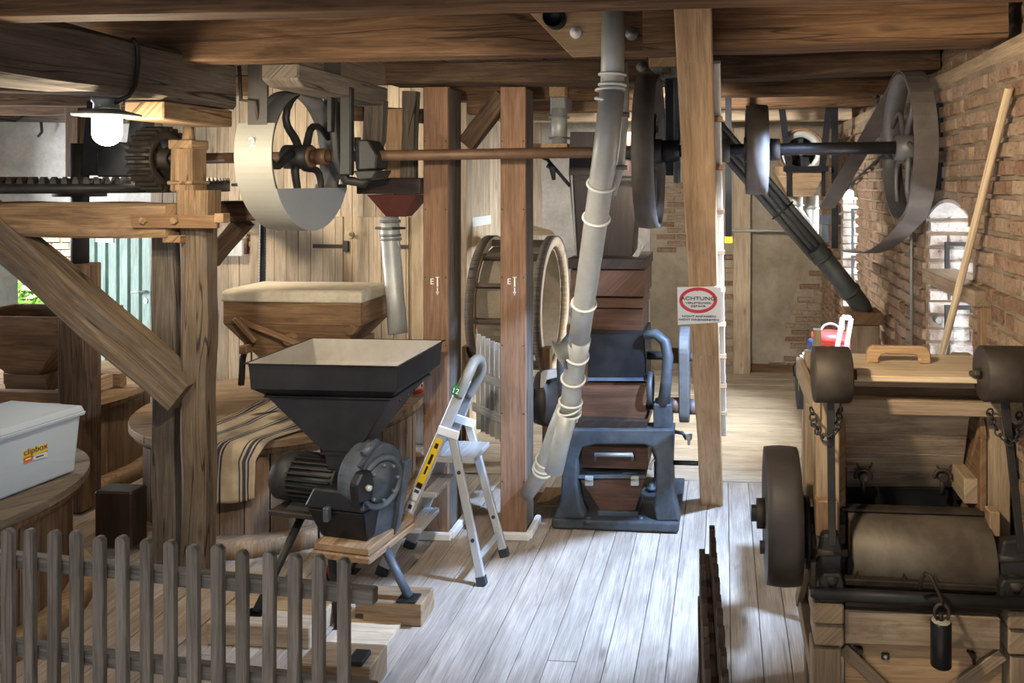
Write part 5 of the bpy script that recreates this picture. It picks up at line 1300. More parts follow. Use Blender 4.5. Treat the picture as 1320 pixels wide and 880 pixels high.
# sign, lying on the sloping front of the post
def sg(px, py, off): return lp_(px, py)+pn*off
sgn = thing('warning_sign', 'white warning sign with a red ring and German text nailed to the leaning post', 'sign', sg(900, 415, .006))
sdx, sdy = V((1, 0, 0)), (lp_(900, 370)-lp_(900, 415)).normalized()
mk('plate', MB().prism([sg(873, 369, .004), sg(929, 368, .004), sg(930, 414, .004), sg(874, 417, .004)], pn*.004), 'signw', sgn)
sc_ = (lp_(929, 390)-lp_(873, 390)).length/56
rg = [[sg(900+24.4*r0*cos(2*pi*k/48), 385.3-16.6*r1*sin(2*pi*k/48), .0086) for k in range(48)] for r0, r1 in ((1, 1), (.83, .76))]
mb = MB(); vs = rg[0]+rg[1]+[p+pn*.001 for p in rg[0]+rg[1]]; fs = []
for k in range(48):
    k2 = (k+1) % 48; fs += [(k, k2, 48+k2, 48+k), (96+k, 144+k, 144+k2, 96+k2), (k, 96+k, 96+k2, k2), (48+k, 48+k2, 144+k2, 144+k)]
mb.add(vs, fs); mk('red_ring', mb, 'signred', sgn)
for body, px, py, sz, sx in (('ACHTUNG!', 901, 383, 8.3, 1.0), ('VERLETZUNGS-', 900.5, 388.8, 4.5, .98), ('GEFAHR', 900, 393, 4.6, 1.05), ('NICHT ANFASSEN!', 901, 406, 4.6, 1.05), ('NICHT HINEINGREIFEN!', 901, 410.4, 4.6, .98)):
    text('sign_text', body, sz*sc_*1.1, 'ink', sg(px, py, .0100), sdx, sdy, sgn, sx=sx)
mk('sign_nail', MB().lathe(sg(899, 373, .008), pn, [(0, .004), (.003, .003)], 8), 'zincdark', sgn)

# ================================================================ LADDER
ld = thing('step_ladder', 'aluminium step ladder with a rounded handrail, standing before the support posts', 'ladder', (-1.6, 4.4, 0))
nf, ff, nr, fr_ = PZ(491, 741, 0), PZ(527, 706, 0), PZ(622, 754, 0), PZ(651, 717, 0)
# front rails and hoop: one bent tube per rail, joined by the hoop at the top
tn, tf = PY(601, 488, nf.y+.03), PY(611, 490, ff.y-.02)
tnp, tfp = tn, tf
def rail(name, a, b, w, h, mat='alu', parent=ld, up=None):
    d = V((0, 1, 0)); return mk(name, MB().bar(a, b, h, w, up=d), mat, parent, bevel=.004)
for a, b in ((nf, tnp), (ff, tfp)):
    o = rail('front_rail', a+V((0, 0, .0)), b, .028, .062)
    mk('rubber_foot', MB().bar(a, a.lerp(b, .045), .07, .036, up=V((0, 1, 0))), 'rubber', o, bevel=.003)
hoop = [tn.lerp(nf, .09), tn, PY(610, 468, tn.y+.06), PY(616, 463, (tn.y+tf.y)/2), PY(620, 468, tf.y-.05), PY(619, 482, tf.y), tf.lerp(ff, .10)]
hp_ = []
for i in range(len(hoop)-1):
    for k in range(4): 
        f = k/4; p0 = hoop[max(i-1, 0)]; p1 = hoop[i]; p2 = hoop[i+1]; p3 = hoop[min(i+2, len(hoop)-1)]
        hp_.append(.5*((2*p1)+(p2-p0)*f+(2*p0-5*p1+4*p2-p3)*f*f+(3*p1-p0-3*p2+p3)*f**3))
mk('handrail_hoop', MB().tube(hp_+[hoop[-1]], .030, 12), 'grip', ld)
hn, hf = PY(583, 560, nf.y+.01), PY(604, 545, ff.y-.01)
for a, b in ((nr, hn), (fr_, hf)):
    o = rail('rear_leg', a, b, .026, .046)
    mk('rubber_foot', MB().bar(a, a.lerp(b, .06), .054, .034, up=V((0, 1, 0))), 'rubber', o, bevel=.003)
    for f in (.3, .75): mk('rivet', MB().cyl(a.lerp(b, f)+V((0, -.017, 0)), a.lerp(b, f)+V((0, .017, 0)), .011, n=10), 'rubber', o)
for h_, t_ in ((hn, tnp), (hf, tfp)):
    c = h_; mk('hinge_plate', MB().bar(c+V((-.075, -.022, .035)), c+V((.045, -.022, .0)), .05, .012, up=V((0, 1, 0))), 'white', ld, bevel=.004)
mk('cross_brace', MB().bar(nr.lerp(hn, .17), fr_.lerp(hf, .17), .02, .03), 'alu', ld, bevel=.002)
def step(py_near, dep, x_out, mat='alu', thick=.03):
    f = (py_near); a = nf.lerp(tnp, f); b = ff.lerp(tfp, f)
    y0, y1 = nf.y+.02, ff.y-.02
    o = mk('step', MB().box((a.x-.02, y0, a.z-thick), (a.x+dep, y1, a.z)), mat, ld, bevel=.004)
    for k in range(4): mk('tread_rib', MB().box((a.x+dep*(.15+.2*k), y0+.005, a.z), (a.x+dep*(.15+.2*k)+.008, y1-.005, a.z+.002)), 'alu', o)
step(.235, .11, 0); step(.42, .11, 0); step(.60, .24, 0)
# labels on the near rail
def onrail(f, side): 
    d = (tnp-nf); w = V((d.z, 0, -d.x)).normalized(); return nf+d*f+w*side+V((0, -.0155, 0))
def rlabel(f0, f1, w, mat, y=0): mk('label', MB().prism([onrail(f0, -w)+V((0, y, 0)), onrail(f0, w)+V((0, y, 0)), onrail(f1, w)+V((0, y, 0)), onrail(f1, -w)+V((0, y, 0))], (0, .0012, 0)), mat, ld)
rlabel(.45, .70, .021, 'yellow'); rlabel(.39, .445, .02, 'signw'); rlabel(.33, .38, .02, 'signw'); rlabel(.45, .475, .016, 'ink', -.0005); rlabel(.52, .56, .006, 'ink', -.0005); rlabel(.57, .62, .008, 'ink', -.0005); rlabel(.65, .675, .010, 'ink', -.0005); rlabel(.425, .44, .014, 'blue', -.0005); rlabel(.345, .365, .010, 'navy', -.0005)
d_ = (tnp-nf).normalized()
c = PY(586.5, 503, nf.y-.012)
mk('number_plate', MB().prism([PY(x, y, nf.y-.012) for x, y in ((581, 507), (584, 497), (593, 500), (590, 511))], (0, .03, 0)), 'labelgreen', ld)
text('number', '12', .042, 'signw', PY(587, 504, nf.y-.0135), (1, 0, -.28), (0, 0, 1), ld)

# ================================================================ BACK: sifter drum, rear fence, rear machine
dm = thing('sifter_drum', 'large wooden sifting drum with two pale rings behind the support posts', 'drum', D(680, 480, 6.4))
dY = 6.55
cR = PY(712, 392, dY); cL = PY(640, 388, dY)
RR = (480-303)/2/1000*6.5
zc_ = cR.z; xr, xl = cR.x, cL.x-.05
for x, nm in ((xr, 'right'), (xl, 'left')):
    mk('drum_ring', MB().lathe((x, dY, zc_), (1, 0, 0), [(-.03, RR-.075), (-.03, RR), (.03, RR), (.03, RR-.075)], 64, closed=True), 'pale', dm)
    mk('ring_band', MB().lathe((x, dY, zc_), (1, 0, 0), [(-.034, RR+.001), (-.034, RR+.012), (.034, RR+.012), (.034, RR+.001)], 64, closed=True), 'grey', dm)
for k in range(12):
    an = 2*pi*k/12+.1; c = V((0, cos(an), sin(an)))*(RR-.045)
    mk('slat', MB().bar(V((xl, dY, zc_))+c, V((xr, dY, zc_))+c, .03, .05, up=c), 'grey', dm)
cl_ = [V((xl+.03, dY+(RR-.085)*cos(a), zc_+(RR-.085)*sin(a))) for a in [radians(-60+300*k/40-90+60) for k in range(41)]]
ci = [V((p.x, dY+(p.y-dY)*.985, zc_+(p.z-zc_)*.985)) for p in cl_]
mk('drum_cloth', MB().prism(cl_+ci[::-1], (xr-xl-.06, 0, 0)), 'wallback', dm)
mk('axle', MB().cyl((xl-.12, dY, zc_), (xl+.05, dY, zc_), .025, n=12), 'iron', dm)
mk('axle_block', MB().box((xl-.10, dY-.08, zc_-.2), (xl-.05, dY+.08, zc_+.12)), 'pale', dm)
for y_ in (-.5, .5):
    mk('drum_leg', MB().box((xr+.04, dY+y_-.04, 0), (xr+.10, dY+y_+.04, zc_-RR*.45)), 'hopper', dm); mk('drum_leg', MB().box((xl-.07, dY+y_-.04, 0), (xl-.035, dY+y_+.04, zc_-RR*.45)), 'hopper', dm)
# shelf with odds and ends seen through the ring
sh = thing('tool_bench', 'pale bench board seen through the right ring of the sifting drum', 'bench', D(718, 480, 7.6))
hz_ = D(722, 400, 7.4).z
b_ = D(703, 405, 7.3)
mk('top', MB().box((b_.x-.02, b_.y, hz_-.03), (b_.x+.30, b_.y+.75, hz_)), 'picketpale', sh)
for q in ((b_.x, b_.y+.02), (b_.x+.24, b_.y+.02), (b_.x, b_.y+.68), (b_.x+.24, b_.y+.68)): mk('leg', MB().box((q[0], q[1], 0), (q[0]+.05, q[1]+.05, hz_-.031)), 'hopper', sh)
solo('white_folder', MB().box((b_.x+.02, b_.y+.25, hz_+.001), (b_.x+.2, b_.y+.5, hz_+.03)), 'paper', 'white papers on the bench behind the drum ring', 'papers')
solo('red_saw', MB().bar((b_.x+.02, b_.y+.08, hz_+.05), (b_.x+.25, b_.y+.2, hz_+.09), .03, .035), 'red', 'red handled tool on the bench behind the drum ring', 'tool')
solo('wooden_box', MB().box((b_.x+.04, b_.y+.55, hz_+.001), (b_.x+.28, b_.y+.72, hz_+.20)), 'lid', 'small wooden box on the bench behind the drum ring', 'box')
solo('white_carton', MB().box((b_.x-.02, b_.y+.54, hz_+.001), (b_.x+.03, b_.y+.7, hz_+.22)), 'paper', 'white carton beside the small wooden box on the bench', 'carton')
c = V((xr-.08, dY, zc_+RR+.02)); solo('wood_offcuts', MB().loft([[c+V((-.12, -.05, 0)), c+V((.12, -.05, 0)), c+V((.1, .05, .0)), c+V((-.1, .05, 0))], [c+V((-.10, -.04, .07)), c+V((.09, -.04, .03)), c+V((.08, .05, .03)), c+V((-.1, .05, .075))]]), 'pale', 'wood offcut lying on top of the sifting drum', 'offcut')
c = PY(620, 284, 7)
sx_ = XPC+.006; a, b = PX(609, 288, sx_), PX(633, 284, sx_)
t = solo('wall_label', MB().hexa([V((sx_, a.y, a.z-.03)), V((sx_, b.y, a.z-.03)), V((sx_-.003, b.y, a.z-.03)), V((sx_-.003, a.y, a.z-.03)), V((sx_, a.y, a.z+.05)), V((sx_, b.y, a.z+.05)), V((sx_-.003, b.y, a.z+.05)), V((sx_-.003, a.y, a.z+.05))]), 'paper', 'small white label strip on the plank wall between the support posts', 'label')
# rear picket fence
rf = thing('picket_fence', 'short pale picket gate hinged to the post, behind the ladder top', 'fence', V(((f0_:=D(632, 560, 5.5)).x, f0_.y, f0_.z)))
f0, f1 = D(617, 555, 5.55), D(652, 545, 5.25); dv_ = (f1-f0)
fz = D(630, 432, 5.5).z
for k in range(7):
    p = f0+dv_*(k/6*1.05); z = fz-.03*k*.2; mk('picket', MB().bar((p.x, p.y, D(630, 556, 5.5).z), (p.x, p.y, z), .034, .016, up=(0, 1, 0)), 'picketpale', rf, bevel=.004)
for z in (D(630, 484, 5.5).z, D(630, 528, 5.5).z): mk('rail', MB().bar(V((f0.x-.05, f0.y+.03, z)), V((-1.30, 4.98, z)), .02, .06), 'picketpale', rf, bevel=.003)

# ================================================================ REAR RIGHT: fan machine, ducts, chute
fm = thing('fan_machine', 'wooden fan box with a round housing hanging on black bars near the rear wall', 'machine', D(1032, 255, 6.6))
FY = D(1032, 215, 6.6).y
mk('fan_ring', MB().lathe(PY(1033, 196, FY), (0, 1, 0), [(0, .13), (0, .19), (.22, .19), (.22, .13)], 40, closed=True), 'zinc', fm)
mk('ring_rim', MB().lathe(PY(1033, 196, FY), (0, 1, 0), [(-.02, .18), (-.02, .205), (.02, .205), (.02, .18)], 40, closed=True), 'post', fm)
c_ = PY(1033, 196, FY)
mk('fan_hub', MB().lathe(c_, (0, 1, 0), [(-.02, .03), (.18, .03)], 14), 'iron', fm)
for k in range(4):
    an = pi/2*k+.3; d = V((cos(an), 0, sin(an))); mk('fan_blade', MB().bar(c_+d*.02+V((0, .06, 0)), c_+d*.13+V((0, .06, 0)), .10, .012, up=(0, 1, 0)), 'iron', fm)
mk('fan_back', MB().lathe(c_+V((0, .2, 0)), (0, 1, 0), [(0, .14), (.015, .14)], 30), 'black', fm)
mk('wooden_box', MB().pp([(999, 214), (1065, 214), (1066, 220), (1048, 253), (1018, 254), (998, 222)], 6.55, .42), 'lid', fm, bevel=.004)
for x in (1014, 1059): mk('box_strap', MB().bp(x, 216, x+5, 253, 6.53, .018), 'black', fm)
mk('box_bar', MB().bp(1010, 214, 1068, 221, 6.5, .03), 'black', fm)
for a, b in (((1004, 108), (1017, 214)), ((1060, 214), (1072, 108)), ((1076, 108), (1076, 320))):
    mk('hanger_bar', MB().bar(D(a[0], a[1], 6.55), D(b[0], b[1], 6.55), .055, .02, up=(0, 1, 0)), 'black', fm)
mk('cross_plate', MB().bp(1057, 277, 1084, 289, 6.6, .05), 'bluegrey', fm)
mk('plate_leg', MB().bp(1059, 290, 1068, 312, 6.62, .05), 'bluegrey', fm)
mk('duct', MB().tube([D(1027, 252, 6.75), D(1027, 272, 6.75), D(1034, 284, 6.7), D(1048, 300, 6.6)], .055, 18), 'zinc', fm)
mk('duct', MB().tube([D(1047, 252, 6.8), D(1047, 301, 6.8)], .055, 18), 'zinc', fm)
mk('duct_ring', MB().lathe(D(1027, 264, 6.75), (0, 0, 1), [(-.01, .05), (-.01, .065), (.01, .065), (.01, .05)], 20, closed=True), 'zincdark', fm)
mk('duct_ring', MB().lathe(D(1047, 268, 6.8), (0, 0, 1), [(-.01, .05), (-.01, .065), (.01, .065), (.01, .05)], 20, closed=True), 'zincdark', fm)
# long sloping chute of tubes, ending in a black pipe on a wooden box
ch_ = thing('sloping_pipe', 'long sloping pipe, ribbed above and black below, running down onto the wooden box', 'pipe', D(1112, 402, 5.3))
pA, pB, pC = D(912, 158, 4.9), D(1056, 326, 5.2), D(1106, 388, 5.28)
mk('black_pipe', MB().tube([pB.lerp(pC, -.12), pB.lerp(pC, .9), D(1110, 394, 5.28), D(1114, 403, 5.28)], [.066, .066, .066, .062], 22), 'duct', ch_)
dd = (pB-pA).normalized(); sx = dd.cross(V((0, 1, 0))).normalized()
for k, o in enumerate((-.058, -.02, .02, .058)):
    mk('upper_tube', MB().tube([pA+sx*o+V((0, .012*(k % 2), 0)), pB+sx*o+V((0, .012*(k % 2), 0))], .02, 12), 'zincdark' if k % 2 else 'wheel', ch_)
mk('tie_wire', MB().tube([(pA.lerp(pB, .66))+sx*(.085*cos(a))+V((0, .05*sin(a), 0)) for a in [2*pi*k/18 for k in range(18)]], .006, 6, close=True), 'iron', ch_)
for f in (.08, .8): 
    p = pB.lerp(pC, f); mk('pipe_band', MB().lathe(p, pC-pB, [(-.012, .06), (-.012, .074), (.012, .074), (.012, .06)], 24, closed=True), 'duct', ch_)
wc = thing('chute_box', 'brown wooden chute box by the brick wall with the black pipe on top', 'box', D(1114, 480, 5.25))
mk('box_cap', MB().bp(1091, 403, 1139, 419, 5.18, .26), 'hopper', wc, bevel=.006)
a, b = PY(1095, 430, D(1114, 430, 5.2).y), PY(1135, 430, D(1114, 430, 5.2).y)
mk('box_body', MB().box((a.x, a.y+.02, 0), (b.x, a.y+.23, D(1114, 420, 5.2).z)), 'mach', wc, bevel=.005)
# hanging black strip, wall post, thin pipe
solo('hanging_strip', MB().bar(D(939, 90, 6.0), D(939, 312, 6.0), .05, .02, up=(0, 1, 0)), 'black', 'narrow black strip hanging vertically right of the leaning post', 'strip')
o = solo('strip_end', MB().bp(934, 305, 944, 313, 5.98, .05), 'yellow', 'yellow tip at the lower end of the hanging black strip', 'tip')
o.parent = bpy.data.objects['hanging_strip']; o.location = WL['strip_end']-WL['hanging_strip']; del o['category']; del o['label']
a, b = PY(945, 300, YB), PY(967, 300, YB)
solo('wall_stud', MB().box((a.x, YB-.12, 0), (b.x, YB-.035, 2.83)), 'pale', 'pale upright timber standing against the rear wall', 'post', bevel=.005)
solo('wall_pipe', MB().cyl(PY(940, 297, YB-.16), PY(1040, 297, YB-.16), .016, n=10), 'zinc', 'thin horizontal pipe along the rear wall behind the pale upright timber', 'pipe')
# rear wall base trim
struct(mk('baseboard_back', MB().box((PY(968, 470, YB).x, YB-.03, 0), (XR, YB-.004, .10)), 'hopper'))
# conduit on the brick wall
q = PX(1175, 300, XR-.03); mb = MB(); mb.cyl((XR-.03, q.y, .4), (XR-.03, q.y, 2.7), .010, n=8)
solo('wall_conduit', mb, 'zincdark', 'thin vertical conduit pipe on the brick wall below the big wheel', 'conduit')
q2 = PX(1090, 215, XR-.02); mb = MB(); mb.tube([PX(1091, 245, XR-.03), PX(1102, 232, XR-.03), PX(1120, 216, XR-.03), PX(1150, 190, XR-.03)], .010, 8)
solo('wall_cable', mb, 'cable', 'dark cable slanting up the brick wall behind the big wheel', 'cable')
# stick leaning on the brick wall
sa, sb2 = PX(1211, 470, 1.0), PX(1301, 113, XR-.035)
d = (sb2-sa); sa2 = sa-d*(sa.z/d.z)*.98 if d.z else sa
solo('wooden_stick', MB().tube([sa-d*.9, sb2], [.017, .016], 14), 'beige', 'long round pale wooden stick leaning against the brick wall', 'stick')
# board across the window niche and its support
sh0, sh1 = PX(1181, 352, XR-.09), PX(1246, 388, XR-.09)
wsb = thing('window_shelf', 'thick pale board laid across the near window opening', 'shelf', (XR+.06, (sh0.y+sh1.y)/2, sh0.z-.03))
zs = (sh0.z+sh1.z)/2
mk('board', MB().box((XR-.06, sh1.y, zs-.035), (XR+.12, sh0.y, zs+.035), (0, 1, 0)), 'mach', wsb, bevel=.004)
mk('support', MB().box((XR-.03, sh1.y+.005, .3), (XR+.02, sh1.y+.055, zs-.036)), 'lid', wsb, bevel=.004)

# things stored behind the cleaning machine
def bucket(): pass
rb_ = D(1080, 470, 3.9)
st_ = thing('storage_shelf', 'narrow wooden stand behind the machine holding red and white things', 'stand', (rb_.x+.02, rb_.y+.12, 0))
zs_ = D(1080, 476, 3.9).z
mk('top', MB().box((rb_.x-.16, rb_.y-.06, zs_-.03), (rb_.x+.13, rb_.y+.32, zs_)), 'mach', st_)
for qx in (-.15, .10):
    for qy in (-.05, .28): mk('leg', MB().box((rb_.x+qx, rb_.y+qy, 0), (rb_.x+qx+.03, rb_.y+qy+.03, zs_-.031)), 'mach', st_)
rt = thing('red_canister', 'red plastic canister with a wire handle behind the left counterweight', 'canister', (rb_.x-.02, rb_.y+.12, zs_))
zr0, zr1 = zs_+.001, D(1070, 428, 4.0).z
mk('body', MB().lathe((rb_.x-.02, rb_.y+.12, 0), (0, 0, 1), [(zr0, .10), (zr1-.06, .10), (zr1-.055, .085), (zr1-.05, .10), (zr1-.01, .098), (zr1, .05)], 28), 'red', rt)
mk('blue_band', MB().lathe((rb_.x-.02, rb_.y+.12, 0), (0, 0, 1), [(zr0+.03, .101), (zr0+.03, .104), (zr0+.08, .104), (zr0+.08, .101)], 28, closed=True), 'blue', rt)
mk('wire_handle', MB().tube([(rb_.x-.02+.05*cos(a), rb_.y+.12, zr1-.005+.045*sin(a)) for a in [pi*k/10 for k in range(11)]], .006, 6), 'zinc', rt)
mb = MB(); fp_ = [D(1076, 452, 3.82), D(1086, 452, 3.82), D(1101, 410, 3.9), D(1093, 408, 3.9)]
A0, A1, A2, A3 = [D(*q) for q in ((1074, 458, 3.84), (1086, 458, 3.84), (1097, 410, 3.88), (1086, 409, 3.88))]
A0.z = A1.z = zs_+.018
wf = thing('picture_frame', 'small white empty wooden frame leaning behind the left counterweight', 'frame', A0)
for p, q in ((A0, A3), (A1, A2), (A3, A2), (A0, A1)): mk('frame_bar', MB().bar(p, q, .022, .03, up=(0, 1, 0)), 'white', wf, bevel=.003)
solo('upright_batten', MB().bp(1049, 425, 1059, 478, 3.5, .04), 'mach', 'short upright wooden batten behind the left counterweight', 'batten', bevel=.002)
vc = thing('vacuum_hose_reel', 'yellow and black round reel hanging behind the left side of the machine', 'reel', D(1035, 500, 3.75))
cc = D(1036, 496, 3.75)
mk('disc', MB().lathe(cc, (1, 0, 0), [(-.02, .06), (-.015, .075), (.02, .075)], 28), 'yellow', vc)
mk('tyre', MB().lathe(cc+V((0, .02, 0)), (1, 0, 0), [(-.03, .085), (-.03, .12), (.02, .12), (.02, .085)], 30, closed=True), 'rubber', vc)
mb = MB(); mb.tube([D(1040, 470, 3.7), D(1030, 462, 3.7), D(1022, 472, 3.7), D(1024, 484, 3.7), D(1033, 486, 3.7)], .006, 6); mk('loop_cord', mb, 'cable', vc)
solo('white_box', MB().loft([[D(x, y, t) for x, y, t in ((1036, 470, 3.6), (1046, 480, 3.45), (1052, 476, 3.55), (1042, 464, 3.7))], [D(x, y, t) for x, y, t in ((1034, 455, 3.6), (1045, 466, 3.45), (1052, 462, 3.55), (1040, 450, 3.7))]]), 'white', 'small white carton on the machine rail behind the left counterweight', 'carton')
solo('blue_gloves', MB().loft([[D(x, y, t) for x, y, t in ((1040, 450, 3.62), (1048, 456, 3.5), (1052, 450, 3.6), (1044, 445, 3.7))], [D(x, y, t) for x, y, t in ((1041, 436, 3.62), (1047, 440, 3.55), (1051, 438, 3.6), (1045, 434, 3.68))]]), 'blue', 'dark blue cloth bundle on the small white carton', 'cloth', bevel=.01, seg=2)

# ================================================================ GRAIN CLEANING MACHINE (right foreground)
mc = thing('cleaning_machine', 'large wooden grain cleaning machine with an iron roller at the right edge', 'machine', D(1180, 900, 2.9))
W = lambda nm, mb, mat='mach', bev=.004, par=None: mk(nm, mb, mat, par or mc, bevel=bev)
T = 2.72
def zat(py, t, px=1180): return D(px, py, t).z
xl_, xrr = D(1052, 600, 2.85).x, D(1300, 600, 2.9).x
yF = D(1065, 600, 2.85).y; yBk = yF+.66
# posts (front ones go to the floor)
def upright(x0, x1, t, dep, ztop, z0=0, mat='mach'):
    a, b = D(x0, 600, t), D(x1, 600, t); return W('upright', MB().box((a.x, a.y, z0), (b.x, a.y+dep, ztop), (0, 0, 1)), mat)
ztop = zat(516, 2.85)
upright(1052, 1082, 2.86, .10, ztop)
upright(1272, 1302, 2.92, .10, ztop+.01)
W('upright', MB().box((D(1039, 600, 3.4).x, yF+.56, 0), (D(1039, 600, 3.4).x+.08, yF+.64, ztop+.05), (0, 0, 1)))
W('upright', MB().box((xrr-.06, yF+.56, 0), (xrr+.02, yF+.64, ztop+.05), (0, 0, 1)))
# top rails
W('top_rail', MB().bp(1083, 517, 1300, 536, 2.85, .07))
W('side_rail', MB().box((xl_-.012, yF-.005, ztop-.075), (xl_+.018, yBk, ztop+.012), (0, 1, 0)))
W('side_rail', MB().box((xrr-.02, yF-.005, ztop-.07), (xrr+.014, yBk, ztop+.012), (0, 1, 0)))
W('upper_board', MB().bp(1094, 494, 1292, 516, 2.93, .05), 'hopper')
W('upper_board', MB().bp(1094, 484, 1290, 500, 2.9, .06))
# lid with handle
zl = zat(483, 2.78)
l0, l1, l2, l3 = PZ(1094, 483, zl), PZ(1292, 488, zl), PZ(1266, 458, zl), PZ(1092, 455, zl)
yl0, yl1 = (l0.y+l1.y)/2, (l2.y+l3.y)/2
mb = MB(); mb.hexa([(l0.x, yl0, zl-.022), (l1.x, yl0, zl-.022), (l2.x+.1, yl1, zl-.022), (l3.x, yl1, zl-.022), (l0.x, yl0, zl), (l1.x, yl0, zl), (l2.x+.1, yl1, zl), (l3.x, yl1, zl)], (1, 0, 0))
W('lid', mb, 'beige', .004)
hy_ = D(1158, 468, 2.95).y
out = [(1118, 469), (1118, 455), (1120, 450), (1126, 447), (1190, 448), (1197, 451), (1200, 457), (1200, 470), (1185, 470), (1185, 463), (1182, 459), (1177, 458), (1142, 457), (1136, 459), (1133, 463), (1133, 469)]
zmin = min(PY(x, y, hy_).z for x, y in out)
mb = MB(); mb.prism([PY(x, y, hy_)+V((0, 0, zl-zmin+.0005)) for x, y in out], (0, .028, 0), axis=(1, 0, 0))
hd = W('lid_handle', mb, 'beam_light', .004)
# inclined weathered boards, iron strip and latches
p00, p10, p11, p01 = D(1084, 532, 2.93), D(1250, 537, 2.93), D(1238, 632, 3.2), D(1083, 628, 3.2)
for k in range(4):
    f0_, f1_ = k/4+.003, (k+1)/4-.003
    a, b, c, d = p00.lerp(p01, f0_), p10.lerp(p11, f0_), p10.lerp(p11, f1_), p00.lerp(p01, f1_); n = (b-a).cross(d-a).normalized()
    if n.y < 0: n = -n
    W('incline_board', MB().prism([d, c, b, a], n*.025, axis=(1, 0, 0)), 'machpanel', .0025)
W('iron_strip', MB().bp(1082, 628, 1240, 655, 3.18, .05), 'black')
for x0, y0, x1, y1 in ((1083, 601, 1092, 637), (1230, 606, 1242, 645)):
    br = W('iron_bracket', MB().bp(x0, y0, x1, y1, 3.12, .03), 'black', .002)
    for f in (.2, .5, .8): c = D((x0+x1)/2, y0+(y1-y0)*f, 3.118); mk('screw', MB().lathe(c, (0, -1, 0), [(0, .005), (.003, .003)], 8), 'zinc', br)
for x in (1112, 1214):
    c = D(x, 614, 3.1)
    lt_ = W('wing_latch', MB().tube([c+V((0, 0, -.07)), c+V((0, -.01, -.03)), c], .010, 8), 'ironwarm', 0)
    mk('wing', MB().tube([c+V((.032*cos(a), -.012, .005+.026*sin(a))) for a in [radians(-20+220*k/10) for k in range(11)]], .007, 6), 'ironwarm', lt_)
    mk('wing_hub', MB().lathe(c+V((0, -.02, -.0)), (0, 1, 0), [(0, .016), (.03, .02)], 10), 'ironwarm', lt_)
    mk('ring_wire', MB().tube([c+V((.008+.03*cos(a), .005, .055+.03*sin(a))) for a in [2*pi*k/20 for k in range(20)]], .003, 5, close=True), 'ironwarm', lt_)
# inner side boards
W('inner_board', MB().prism([D(1262, 536, 2.9), D(1243, 620, 3.1), D(1262, 650, 3.05), D(1266, 560, 2.9)], (.02, .0, 0)), 'hopper')
W('inner_block', MB().bp(1243, 617, 1275, 650, 2.95, .2))
W('inner_side', MB().box((xl_+.10, yF+.11, .55), (xl_+.125, yBk, ztop-.1), (0, 1, 0)), 'hopper')
W('inner_side', MB().box((xrr-.10, yF+.11, .55), (xrr-.075, yBk, ztop-.1), (0, 1, 0)), 'hopper')
W('back_board', MB().box((xl_+.02, yBk-.03, .45), (xrr-.02, yBk, ztop-.02), (1, 0, 0)), 'hopper')
# roller
rc0, rc1 = D(1092, 707, 2.95), D(1266, 712, 2.95)
ry = rc0.y; rz0 = D(1180, 709, 2.95).z
W('roller', MB().lathe((0, ry, rz0), (1, 0, 0), [(rc0.x, .02), (rc0.x, .143), (rc0.x+.004, .147), (rc1.x-.004, .147), (rc1.x, .143), (rc1.x, .02)], 64), 'drum', 0)
W('roller_cover', MB().prism([V((rc0.x-.02, ry+.155*cos(a), rz0+.155*sin(a))) for a in [radians(95-3.6*k) for k in range(16)]]+[V((rc0.x-.02, ry+.165*cos(a), rz0+.165*sin(a))) for a in [radians(41+3.6*k) for k in range(16)]], (rc1.x-rc0.x+.04, 0, 0), axis=(1, 0, 0)), 'ironwarm', 0)
W('roller_shaft', MB().cyl((xl_-.2, ry, rz0), (xrr+.06, ry, rz0), .024, n=16), 'iron', 0)
# front rods
W('front_rod', MB().cyl(D(1050, 764, T), D(1335, 779, T-.02), .021, n=18), 'iron', 0)
W('scraper_bar', MB().bar(D(1088, 747, T+.06), D(1292, 757, T+.06), .035, .022), 'ironwarm', .003)
for x in (1106, 1166, 1206, 1282): c = D(x, 744+(x-1088)*.05, T+.05); mk('scraper_lug', MB().prism([c+V((-.012, 0, -.01)), c+V((.012, 0, -.01)), c+V((0, 0, .022))], (0, .012, 0)), 'ironwarm', mc)
for x0, x1, s in ((1056, 1088, 1), (1290, 1326, -1)):
    dy = 0 if s > 0 else 8
    br = W('bearing_casting', MB().pp([(x0, 748+dy), (x0+4, 740+dy), (x1-4, 740+dy), (x1, 750+dy), (x1+3, 777+dy), (x0, 779+dy)], T+.0, .14), 'iron', .006)
    mk('grease_cap', MB().lathe(D((x0+x1)/2, 743+dy, T+.02), (0, -.3, 1), [(-.02, .03), (.012, .03), (.016, .015)], 16), 'ironwarm', br)
    fk = W('lever_fork', MB().pp([(x0+4, 690+dy), (x1-6, 688+dy), (x1-1, 710+dy), (x1-3, 738+dy), (x0+2, 738+dy), (x0, 712+dy)], T+.04, .05), 'iron', .008)
    mk('fork_pin', MB().cyl(D(x0-3, 711+dy, T+.05), D(x1+4, 713+dy, T+.05), .014, n=12), 'ironwarm', fk)
mk('rod_end', MB().lathe(D(1049, 764, T), (1, 0, 0), [(-.012, .013), (.0, .018), (.02, .018)], 6, smooth=False), 'iron', mc)
